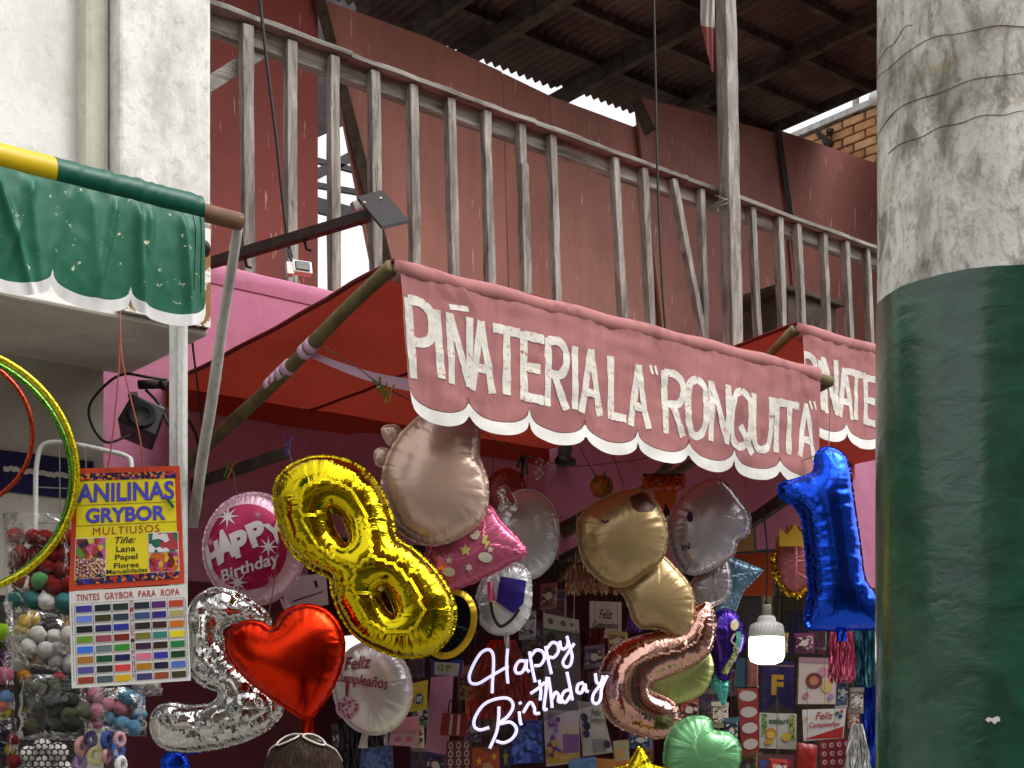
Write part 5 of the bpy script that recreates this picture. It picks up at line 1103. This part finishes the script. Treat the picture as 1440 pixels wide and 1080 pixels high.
card('red and white striped scallop strip beside the pennant', [(1036, 968), (1066, 968), (1068, 1056), (1044, 1060)], 6.2, (150, 54, 52), name='paper_garland', cat='garland', prints=[('d', (.5, .12+.25*k, .42, 16, .2), (206, 196, 190)) for k in range(4)])
card('teal cardboard roll end behind the lit bulb', [(1036, 925), (1048, 925), (1048, 966), (1034, 966)], 6.4, (60, 110, 130), name='packet', cat='packet', cell=False)
card('salmon folded fabric behind the lit bulb', [(1050, 926), (1066, 926), (1066, 966), (1050, 966)], 6.4, (180, 110, 104), name='packet', cat='packet', bulge=.01)
card('dark blue gift wrap behind the lit bulb', [(1108, 858), (1138, 858), (1138, 920), (1104, 920)], 6.9, (36, 50, 90), name='packet', cat='packet', prints=[('r', (.1+.3*k, 0, .14+.3*k, 1), (20, 24, 40)) for k in range(3)])
card('pink gift wrap right of the dark blue one', [(1140, 860), (1160, 860), (1160, 920), (1140, 920)], 6.9, (120, 56, 80), name='packet', cat='packet', prints=[('r', (.4, 0, .5, 1), (40, 20, 30))])
card('yellow bag with a round blue sticker', [(574, 962), (602, 956), (600, 998), (570, 1002)], 5.3, (206, 176, 30), name='packet', cat='packet', bulge=.015, prints=[('d', (.6, .6, .22, 18, .8), (34, 44, 110)), ('t', ('100', .45, .75, .5, .7, .03), (220, 220, 220))])
card('blue packet with G P lettering under the gold 8', [(605, 925), (652, 928), (648, 952), (606, 950)], 5.4, (44, 56, 140), name='packet', cat='packet', prints=[('r', (.12, .22, .9, .95), (200, 200, 196)), ('t', ('G', .2, .42, .34, .72, .06), (150, 160, 30)), ('t', ('P', .48, .66, .34, .72, .06), (150, 160, 30))])
card('long pale pink plastic sheet left of the red tinsel pompom', [(606, 952), (638, 950), (630, 1062), (598, 1056)], 5.35, (196, 130, 160), name='packet', cat='packet', prints=[('t', ('FIESTA', .5, .95, .05, .09, .01), (130, 60, 80))][:0], bulge=.01)
card('pink tissue packet beside the pale sheet', [(552, 1012), (590, 1006), (588, 1050), (546, 1048)], 5.2, (206, 130, 146), name='packet', cat='packet', bulge=.012, prints=[('r', (.02, .55, .98, .97), (190, 150, 164)), ('d', (.3, .76, .12, 14, .8), (200, 90, 110)), ('d', (.7, .76, .12, 14, .8), (200, 90, 110))])
card('clear packet of blue beads at the bottom', [(508, 1052), (552, 1048), (554, 1100), (506, 1100)], 5.2, (70, 96, 140), name='packet', cat='packet', prints=[('r', (.05, .05, .95, .95), mosaic('bead_print', [(60, 86, 150), (90, 120, 170), (50, 60, 90)], 90))])
card('red and white curl pattern pack below the red handbag', [(628, 1042), (662, 1040), (664, 1100), (626, 1100)], 5.3, (120, 40, 44), name='packet', cat='packet', prints=[('d', (.18+.32*(k % 3), .12+.2*(k//3), .10, 14, .9), (214, 196, 190)) for k in range(12)]+[('d', (.18+.32*(k % 3), .12+.2*(k//3), .055, 10, .9), (120, 40, 44)) for k in range(12)])
card('orange and yellow party packet under the neon B', [(664, 1052), (702, 1048), (704, 1100), (664, 1100)], 5.3, (176, 70, 36), name='packet', cat='packet', prints=[('s', (.25, .4, .14), (214, 180, 50)), ('s', (.8, .3, .12), (214, 180, 50)), ('d', (.55, .6, .2, 16, .8), (190, 140, 110))])
card('dark blue packet right of the orange one', [(704, 1052), (718, 1050), (718, 1100), (704, 1100)], 5.35, (40, 60, 100), name='packet', cat='packet', prints=[('s', (.5, .3, .3), (200, 180, 60))])
card('light blue folded packet at the bottom centre', [(800, 1068), (838, 1064), (840, 1100), (800, 1100)], 5.3, (90, 130, 180), name='packet', cat='packet', bulge=.01)
card('orange sunset packet at the bottom centre', [(838, 1066), (866, 1068), (866, 1100), (838, 1100)], 5.35, (190, 120, 60), name='packet', cat='packet')
# little red handbag
hb = thing('gift_bag', 'small red striped gift bag with wire handle', 'gift bag', PD(640, 1036, 5.25)); pq = Panel([(622, 1002), (658, 1004), (656, 1036), (618, 1034)], 5.25)
MB().prism([pq(0, 0), pq(0, 1), pq(1, 1), pq(1, 0)], FW*.05).build('bag', M('red_bag', (130, 26, 26), .5), hb, bevel=.004)
for u in (.33, .62): pq.rect(u, .05, u+.1, .95, .001).build('stripe', ink((190, 170, 160)), hb)
MB().tube(cr([PD(630, 1003, 5.24), PD(634, 985, 5.24), PD(645, 985, 5.24), PD(648, 1003, 5.24)], 6), .003, 6).build('handle', m_black, hb)
# orange / teal cut-out figure shapes behind, simplified
card('orange cut-out board with a teal outline', [(1030, 775), (1090, 772), (1092, 838), (1040, 838)], 6.3, (176, 74, 28), name='cutout_board', cat='board', cell=False, th=.01, prints=[('p', [(.0, 0), (1, 0), (1, .06), (.0, .06)], (40, 96, 104)), ('p', [(.94, 0), (1, 0), (1, 1), (.94, 1)], (40, 96, 104))])
card('tan rounded block with a teal edge above the orange board', [(1036, 738), (1062, 736), (1064, 774), (1034, 776)], 6.25, (176, 138, 80), name='cutout_board', cat='board', cell=False, th=.01, prints=[('r', (.9, 0, 1, 1), (40, 110, 116))])
card('grey panel hanging under the orange cut-out board', [(1036, 842), (1072, 842), (1070, 905), (1030, 905)], 6.5, (80, 78, 80), name='cutout_board', cat='board', cell=False)
card('pale card with a teal frame behind the bulb socket', [(1070, 838), (1088, 838), (1088, 872), (1070, 872)], 6.4, (176, 160, 120), name='card', cell=False, prints=[('r', (0, 0, .12, 1), (40, 96, 104)), ('r', (.88, 0, 1, 1), (40, 96, 104))])
card('orange and black animal mask between the tan and grey balloons', [(920, 690), (952, 688), (948, 745), (924, 748)], 5.9, (196, 92, 30), name='party_mask', cat='mask', cell=False, prints=[('p', [(.5, .3), (.75, .6), (.55, .95), (.3, .7)], (24, 22, 24)), ('d', (.62, .72, .14, 12, .6), (214, 206, 200))])
card('flat white card with fine black curved lines behind the pink round balloon', [(398, 812), (458, 806), (462, 850), (400, 862)], 5.0, (206, 176, 180), cell=False, prints=[('p', [(.2, .7), (.9, .55), (.9, .58), (.2, .74)], (24, 20, 22)), ('p', [(.7, .2), (.78, .2), (.8, .4), (.74, .42)], (24, 20, 22))])
# ------------------------------------------------------------------ grid racks and shelves inside
for lab, quad, D in (('black wire grid rack behind the neon sign', [(590, 800), (900, 812), (900, 1150), (590, 1150)], 6.9), ('black wire grid rack behind the cards on the right', [(960, 830), (1240, 850), (1240, 1150), (960, 1150)], 7.1)):
    p = Panel(quad, D); r_ = thing('grid_rack', lab, 'rack', p.base(), 'wire grid racks inside the shop')
    for k in range(17): MB().tube([p(k/16, 0), p(k/16, 1)], .003, 4).build('wire', m_dsteel, r_)
    for k in range(15): MB().tube([p(0, k/14), p(1, k/14)], .003, 4).build('wire', m_dsteel, r_)
rnd = random.Random(9); places = []
bgc = [((90, 30, 36), 'dark red'), ((50, 60, 90), 'navy'), ((120, 90, 70), 'brown'), ((110, 60, 80), 'plum'), ((60, 80, 70), 'dark green'), ((130, 120, 110), 'grey'), ((140, 110, 40), 'mustard'), ((80, 50, 100), 'violet')]
k = 0
for (x, y, near) in ((560, 905, 'beside the pale printed balloon'), (585, 930, 'under the gold 8'), (660, 960, 'left of the tinsel pompom'), (752, 895, 'above the neon sign'), (752, 960, 'behind the word Happy'), (780, 855, 'above the tall clear pack'), (850, 960, 'behind the neon tail'), (880, 1000, 'left of the rose gold number'), (905, 1055, 'above the yellow star'), (1000, 985, 'under the purple teardrop'), (1000, 1010, 'above the green balloon'), (1018, 960, 'behind the purple teardrop'), (895, 925, 'behind the rose gold number'), (1150, 895, 'above the cream party bags'), (1050, 1075, 'beside the green balloon'), (940, 1000, 'inside the bend of the rose number'), (690, 1010, 'behind the neon B'), (590, 1070, 'at the bottom under the pink tissue')):
    rgb, nm = bgc[k % 8]; w_, h_ = rnd.uniform(12, 20), rnd.uniform(18, 28); k += 1
    card('dim %s packet %s' % (nm, near), [(x-w_, y-h_), (x+w_, y-h_+rnd.uniform(-2, 3)), (x+w_, y+h_), (x-w_, y+h_)], 6.5, rgb, name='packet', cat='packet', bulge=.012, prints=[('r', (.08, .06, .92, .25), bgc[(k+3) % 8][0]), ('r', (.1, .3, .9, .9), mosaic('packet_print_%d' % k, [bgc[(k+j) % 8][0] for j in (1, 5, 2, 5, 6)], rnd.uniform(50, 120)))])
# more packed stock, each piece hung where the dark gaps of the stall show it
STOCK = [(556, 925, 12, 18, (150, 60, 90), 'rose sachet at the right rim of the pale printed balloon'), (590, 1000, 12, 20, (70, 110, 80), 'green sachet under the yellow bag'), (586, 1035, 10, 16, (200, 180, 150), 'cream sachet right of the pink tissue packet'),
 (612, 1075, 14, 18, (60, 50, 90), 'indigo sachet left of the curl pattern pack'), (668, 985, 14, 20, (190, 120, 40), 'amber sachet at the left end of the neon sign'), (664, 1025, 12, 18, (90, 60, 110), 'purple sachet below the left loop of the neon B'),
 (745, 1000, 12, 16, (170, 70, 70), 'coral sachet above the blue glitter pack'), (742, 880, 12, 20, (150, 150, 160), 'silver grey sachet right of the white and blue balloon'), (772, 840, 12, 18, (120, 60, 60), 'rust sachet below the copper fringe'),
 (836, 925, 14, 16, (110, 90, 120), 'mauve sachet under the white Feliz card'), (868, 905, 14, 18, (160, 140, 90), 'straw sachet at the top of the rose gold number'), (846, 970, 10, 14, (180, 90, 110), 'pink sachet at the tail of the neon y'),
 (900, 1040, 16, 12, (70, 90, 130), 'steel blue sachet under the rose gold number'), (968, 998, 14, 16, (140, 60, 50), 'brick sachet above the green balloon'), (1012, 1005, 12, 18, (180, 170, 150), 'ivory sachet right of the green balloon top'), (1028, 1030, 10, 20, (60, 90, 110), 'petrol sachet behind the green balloon'),
 (1096, 905, 12, 14, (150, 120, 60), 'ochre sachet above the navy pennant'), (1130, 905, 14, 14, (110, 50, 80), 'berry sachet above the flower print bags'), (1204, 985, 10, 18, (160, 150, 140), 'stone sachet under the teal fringe'), (1200, 1010, 8, 14, (190, 130, 120), 'peach sachet above the silver tinsel'), (1094, 1078, 12, 12, (170, 60, 50), 'scarlet sachet at the bottom beside the red bag'), (1184, 975, 8, 18, (90, 110, 140), 'dusty blue sachet under the pink fringe'),
 (480, 1040, 14, 22, (60, 56, 66), 'charcoal sachet right of the person'), (536, 1045, 10, 16, (170, 150, 160), 'pale mauve sachet under the pale printed balloon'), (640, 940, 12, 12, (150, 50, 40), 'vermilion sachet beside the G P packet')]
rs = random.Random(21)
for k, (x, y, w_, h_, rgb, lab) in enumerate(STOCK):
    tl = rs.uniform(-3, 3); Dk = 5.75+rs.uniform(-.15, .25); alt = [tuple(min(255, int(c*f)) for c in rgb) for f in (.5, .8, 1.35, 1.1)]+[(206, 196, 186), (40, 36, 44)]
    card(lab, [(x-w_, y-h_), (x+w_, y-h_+tl), (x+w_+tl*.6, y+h_+tl), (x-w_+tl*.6, y+h_)], Dk, rgb, name='sachet', cat='sachet', bulge=rs.uniform(.01, .022), prints=[('r', (.0, .0, 1, .16), alt[3]), ('r', (.08, .22, .92, .8), mosaic('sachet_print_%d' % k, alt, rs.uniform(60, 170))), ('d', (.5, .5, .2, 14, .8), alt[4]), ('t', (rs.choice(['100', '12', '50', '24']), .38, .62, .44, .56, .02), alt[0])][:3])
# ------------------------------------------------------------------ wooden bars, line and pegs
def bar(label, a, b, wd, th):
    return tag(MB().beam(a, b, wd, th, None, 6, .04).build('wooden_bar', m_woodD, bevel=.002), label, 'bar')
e1 = PD(407, 635, 4.9); bar('flat wooden bar sticking out above the pink round balloon', e1, Vector((e1.x, .0, e1.z-.01)), .045, .012)
bar('wooden bar above the grey animal balloon', PD(1108, 698, 5.3), PD(1010, 766, 6.4), .05, .03)
bar('wooden bar left of the tan animal balloon', PD(836, 718, 5.5), PD(770, 752, 6.3), .035, .03)
bar('wooden bar end beside the tan balloon', PD(836, 762, 5.6), PD(790, 786, 6.3), .03, .03)
def line(label, pts, r=.002): return tag(MB().tube(cr([PD(*p) for p in pts], 6), r, 5).build('string_line', m_string, None, True), label, 'string')
line('string line slung across under the canopy', [(455, 487, 4.45), (500, 515, 4.4), (535, 540, 4.35), (600, 575, 4.5), (672, 606, 4.8), (740, 640, 5.2), (800, 655, 5.4), (870, 650, 5.45), (930, 642, 5.4), (985, 640, 5.3), (1080, 660, 5.3), (1150, 640, 5.3)])
line('thin string from canopy to the tan balloon', [(815, 628, 5.4), (832, 660, 5.3), (846, 684, 5.15)])
def peg(label, px, py, D, ang, rgb1, rgb2):
    t_ = thing('clothes_peg', label, 'clothes peg', PD(px, py+14, D), 'clothes pegs'); q = Fr(px, py, D, 20); a = math.radians(ang)
    def loc(x, y): return (x*math.cos(a)-y*math.sin(a), x*math.sin(a)+y*math.cos(a))
    for s_, rgb in ((-1, rgb1), (1, rgb2)):
        P = [(s_*1.2, -14), (s_*3.4, -13), (s_*4, -2), (s_*3.2, 4), (s_*6.5, 14), (s_*4.2, 14.5), (s_*1, 4), (s_*1.4, -4)]
        MB().prism([q(*[k*q.m for k in loc(*p)], s_*.002) for p in P], q.n*.011).build('prong', M('peg_%d' % sum(rgb), rgb, .4), t_, bevel=.001)
    MB().tube([q(*[k*q.m for k in loc(-4.5, 1)], .006), q(*[k*q.m for k in loc(4.5, 1)], .006)], .0042, 8).build('spring', m_silverwire, t_)
peg('purple clothes peg holding the gold 8', 405, 628, 4.87, 0, (110, 70, 170), (120, 84, 180)); peg('green and orange clothes peg above the pink round balloon', 322, 660, 5.1, -20, (84, 130, 40), (206, 120, 30))
peg('green clothes peg on the string under the canopy', 534, 546, 4.36, 25, (80, 110, 30), (90, 120, 36)); peg('yellow clothes peg next to the green one on the string', 546, 554, 4.37, -10, (160, 140, 30), (150, 130, 26))
# ribbon bows and clear crystals on the line
rbw = thing('ribbon_bow', 'dark green ribbon bow tied to the string line', 'ribbon', PD(738, 668, 5.2))
for k in range(7):
    a_ = k*.9; MB().grid(lambda u, v: PD(736+math.cos(a_)*14*u*(1-.4*u)+(v-.5)*4, 640+abs(math.sin(a_))*26*u+u*u*6, 5.18+.02*math.sin(a_*3+u*5)), 8, 2).build('loop', M('dark_green_ribbon', (22, 54, 44), .4), rbw, True)
gar = thing('crystal_garland', 'small clear crystal beads hanging from the string line', 'garland', PD(766, 680, 5.3)); m_cry = M('crystal', (206, 196, 200), .08, .6, bump=0)
for k in range(16):
    v, f = pomesh(0); c_ = PD(762+random.uniform(-9, 9), 646+k*1.8, 5.3+random.uniform(-.02, .02)); mesh_obj('bead', [c_+Vector(q)*.006 for q in v[::1]], f, m_cry, gar)
cl = thing('pipe_clamp', 'dark metal clamp on the pink wall', 'clamp', PD(798, 648, 6.4)); MB().beam(PY(796, 622, -.03), PY(792, 655, -.03), .05, .05).build('block', m_rust, cl, bevel=.008); MB().tube([PY(784, 648, -.06), PY(806, 650, -.06)], .022, 10).build('pipe', m_dsteel, cl, True)
# ------------------------------------------------------------------ person seen from behind, only the crown of the head shows
PX0 = PD(427, 1035, 3.62)
per = thing('person', 'person with brown hair and sunglasses pushed up on the head', 'person', (PX0.x, PX0.y, 0))
HT = PX0.z-.012; Fv = FW; Rv = RT
def bp3(r_, z, f=0): return Vector((PX0.x, PX0.y, 0))+Rv*r_+Fv*f+UP*z-Vector((PX0.x, PX0.y, 0))
J = {'pelvis': (0, .86, 0, .14), 'waist': (0, 1.0, 0, .12), 'chest': (0, 1.2, .0, .14), 'neckb': (0, 1.33, 0, .07), 'neck': (0, 1.38, .01, .052), 'head0': (0, 1.44, .02, .075), 'head1': (0, HT-.07, .01, .082), 'head2': (0, HT-.03, .0, .05),
 'shl': (-.17, 1.28, 0, .06), 'ell': (-.22, 1.02, .02, .045), 'wrl': (-.2, .8, .12, .032), 'hal': (-.19, .73, .15, .035), 'shr': (.17, 1.28, 0, .06), 'elr': (.22, 1.02, .02, .045), 'wrr': (.2, .8, .12, .032), 'har': (.19, .73, .15, .035),
 'hpl': (-.09, .8, 0, .095), 'knl': (-.1, .45, .02, .06), 'anl': (-.1, .09, 0, .042), 'tol': (-.11, .035, .13, .035), 'hpr': (.09, .8, 0, .095), 'knr': (.1, .45, .02, .06), 'anr': (.1, .09, 0, .042), 'tor': (.11, .035, .13, .035)}
for s_ in ('l', 'r'):
    for k, (dx, dz) in enumerate(((-.03, -.07), (-.012, -.085), (.006, -.085), (.022, -.07))): J['f%d%s' % (k, s_)] = (J['ha'+s_][0]+dx, J['ha'+s_][1]+dz, .17, .009)
    J['th'+s_] = (J['ha'+s_][0]+(.04 if s_ == 'l' else -.04), J['ha'+s_][1]-.03, .19, .010)
EJ = [('pelvis','waist'),('waist','chest'),('chest','neckb'),('neckb','neck'),('neck','head0'),('head0','head1'),('head1','head2')]
for s_ in 'lr': EJ += [('chest','sh'+s_),('sh'+s_,'el'+s_),('el'+s_,'wr'+s_),('wr'+s_,'ha'+s_),('pelvis','hp'+s_),('hp'+s_,'kn'+s_),('kn'+s_,'an'+s_),('an'+s_,'to'+s_),('ha'+s_,'th'+s_)]+[('ha'+s_, 'f%d%s' % (k, s_)) for k in range(4)]
ks = list(J); me = bpy.data.meshes.new('body'); me.from_pydata([tuple(bp3(*J[k][:3])) for k in ks], [(ks.index(a), ks.index(b)) for a, b in EJ], [])
t = NT('person_clothes'); sx = t.n('ShaderNodeSeparateXYZ'); t.link(t.co, sx.inputs[0]); zz = t.math('MULTIPLY', sx.outputs[2], .5)
col = t.ramp(zz, [(0, lin(30, 28, 30)), (.04, lin(40, 50, 76)), (.44, lin(120, 50, 60)), (.67, lin(186, 138, 112))], 'CONSTANT'); m_per = t.fin(col, .8)
o = bpy.data.objects.new('body', me); COL.objects.link(o); o.parent = per; me.materials.append(m_per)
sk = o.modifiers.new('skin', 'SKIN'); sk.use_smooth_shade = True
for i, k in enumerate(ks): me.skin_vertices[0].data[i].radius = (J[k][3], J[k][3]); me.skin_vertices[0].data[i].use_root = (k == 'pelvis')
o.modifiers.new('sub', 'SUBSURF').levels = 1
t = NT('brown_hair'); n1 = t.noise(1, 5, (90, 90, 7), .6, .5); m_hair = t.fin(t.mix(t.g(n1, .3, .7), lin(22, 15, 12), lin(70, 48, 36)), .7, 0, t.bump(n1, .7, .006), .2)
cH = Vector((PX0.x, PX0.y, HT-.09))
def hairf(u, v):
    th = u*2*math.pi; ph = v*2.1; r_ = Vector((math.sin(ph)*math.cos(th), math.sin(ph)*math.sin(th), math.cos(ph)))
    k = 1+.03*noise.noise(Vector((th*9, ph*1.2, 1)))*math.sin(min(ph*2, 1.57))
    p = cH+Rv*(r_.x*.102*k)+Fv*(r_.y*.112*k)+UP*(r_.z*.102*k)
    if ph > 1.57: p = p-UP*(ph-1.57)*.16
    return p
hr = MB().grid(hairf, 96, 30).build('hair', m_hair, per, True)
for k in range(260):       # loose strands over the crown
    th = random.uniform(0, 6.28); pts = [hairf(th/6.28+.02*math.sin(j+k), .03+j*.11)+Vector((0, 0, .003)) for j in range(7)]
    hr_ = MB().tube(pts, .0011, 3, cap=False)
    if k == 0: hs_ = MB()
    hs_.raw(hr_.v, hr_.f)
so = hs_.build('strands', m_hair, hr, True); so['kind'] = 'stuff'
sgl = MB(); fr_ = M('clear_frame', (206, 196, 184), .2)
def topz(r_, f):  # point on the crown
    a_ = max(-1, min(1, r_/.106)); b_ = max(-1, min(1, f/.116)); return cH+Rv*r_+Fv*f+UP*(.108*math.sqrt(max(.02, 1-a_*a_-b_*b_)))
for s_ in (-1, 1):
    ring_ = [topz(s_*.034+.028*math.cos(t_), -.045+.02*math.sin(t_))+UP*(.004) for t_ in [2*math.pi*i/24 for i in range(24)]]
    MB().tube(ring_, .0028, 6, closed=True).build('sunglasses_rim', fr_, per, True)
    mb = MB(); mb.raw(ring_, [tuple(range(24))]); mb.build('sunglasses_lens', film('tinted_lens', (120, 110, 100), .15, .05), per)
    MB().tube(cr([topz(s_*.062, -.045)+UP*.004, topz(s_*.085, -.02)+UP*.004, topz(s_*.098, .02)+UP*.0], 6), .0026, 6).build('sunglasses_arm', fr_, per, True)
MB().tube([topz(-.008, -.045)+UP*.006, topz(0, -.046)+UP*.008, topz(.008, -.045)+UP*.006], .0025, 6).build('sunglasses_bridge', fr_, per, True)
# small extra light sources the place has are the bulb, neon and panel above; nothing else emits
SC.render.resolution_x = 1024; SC.render.resolution_y = 768
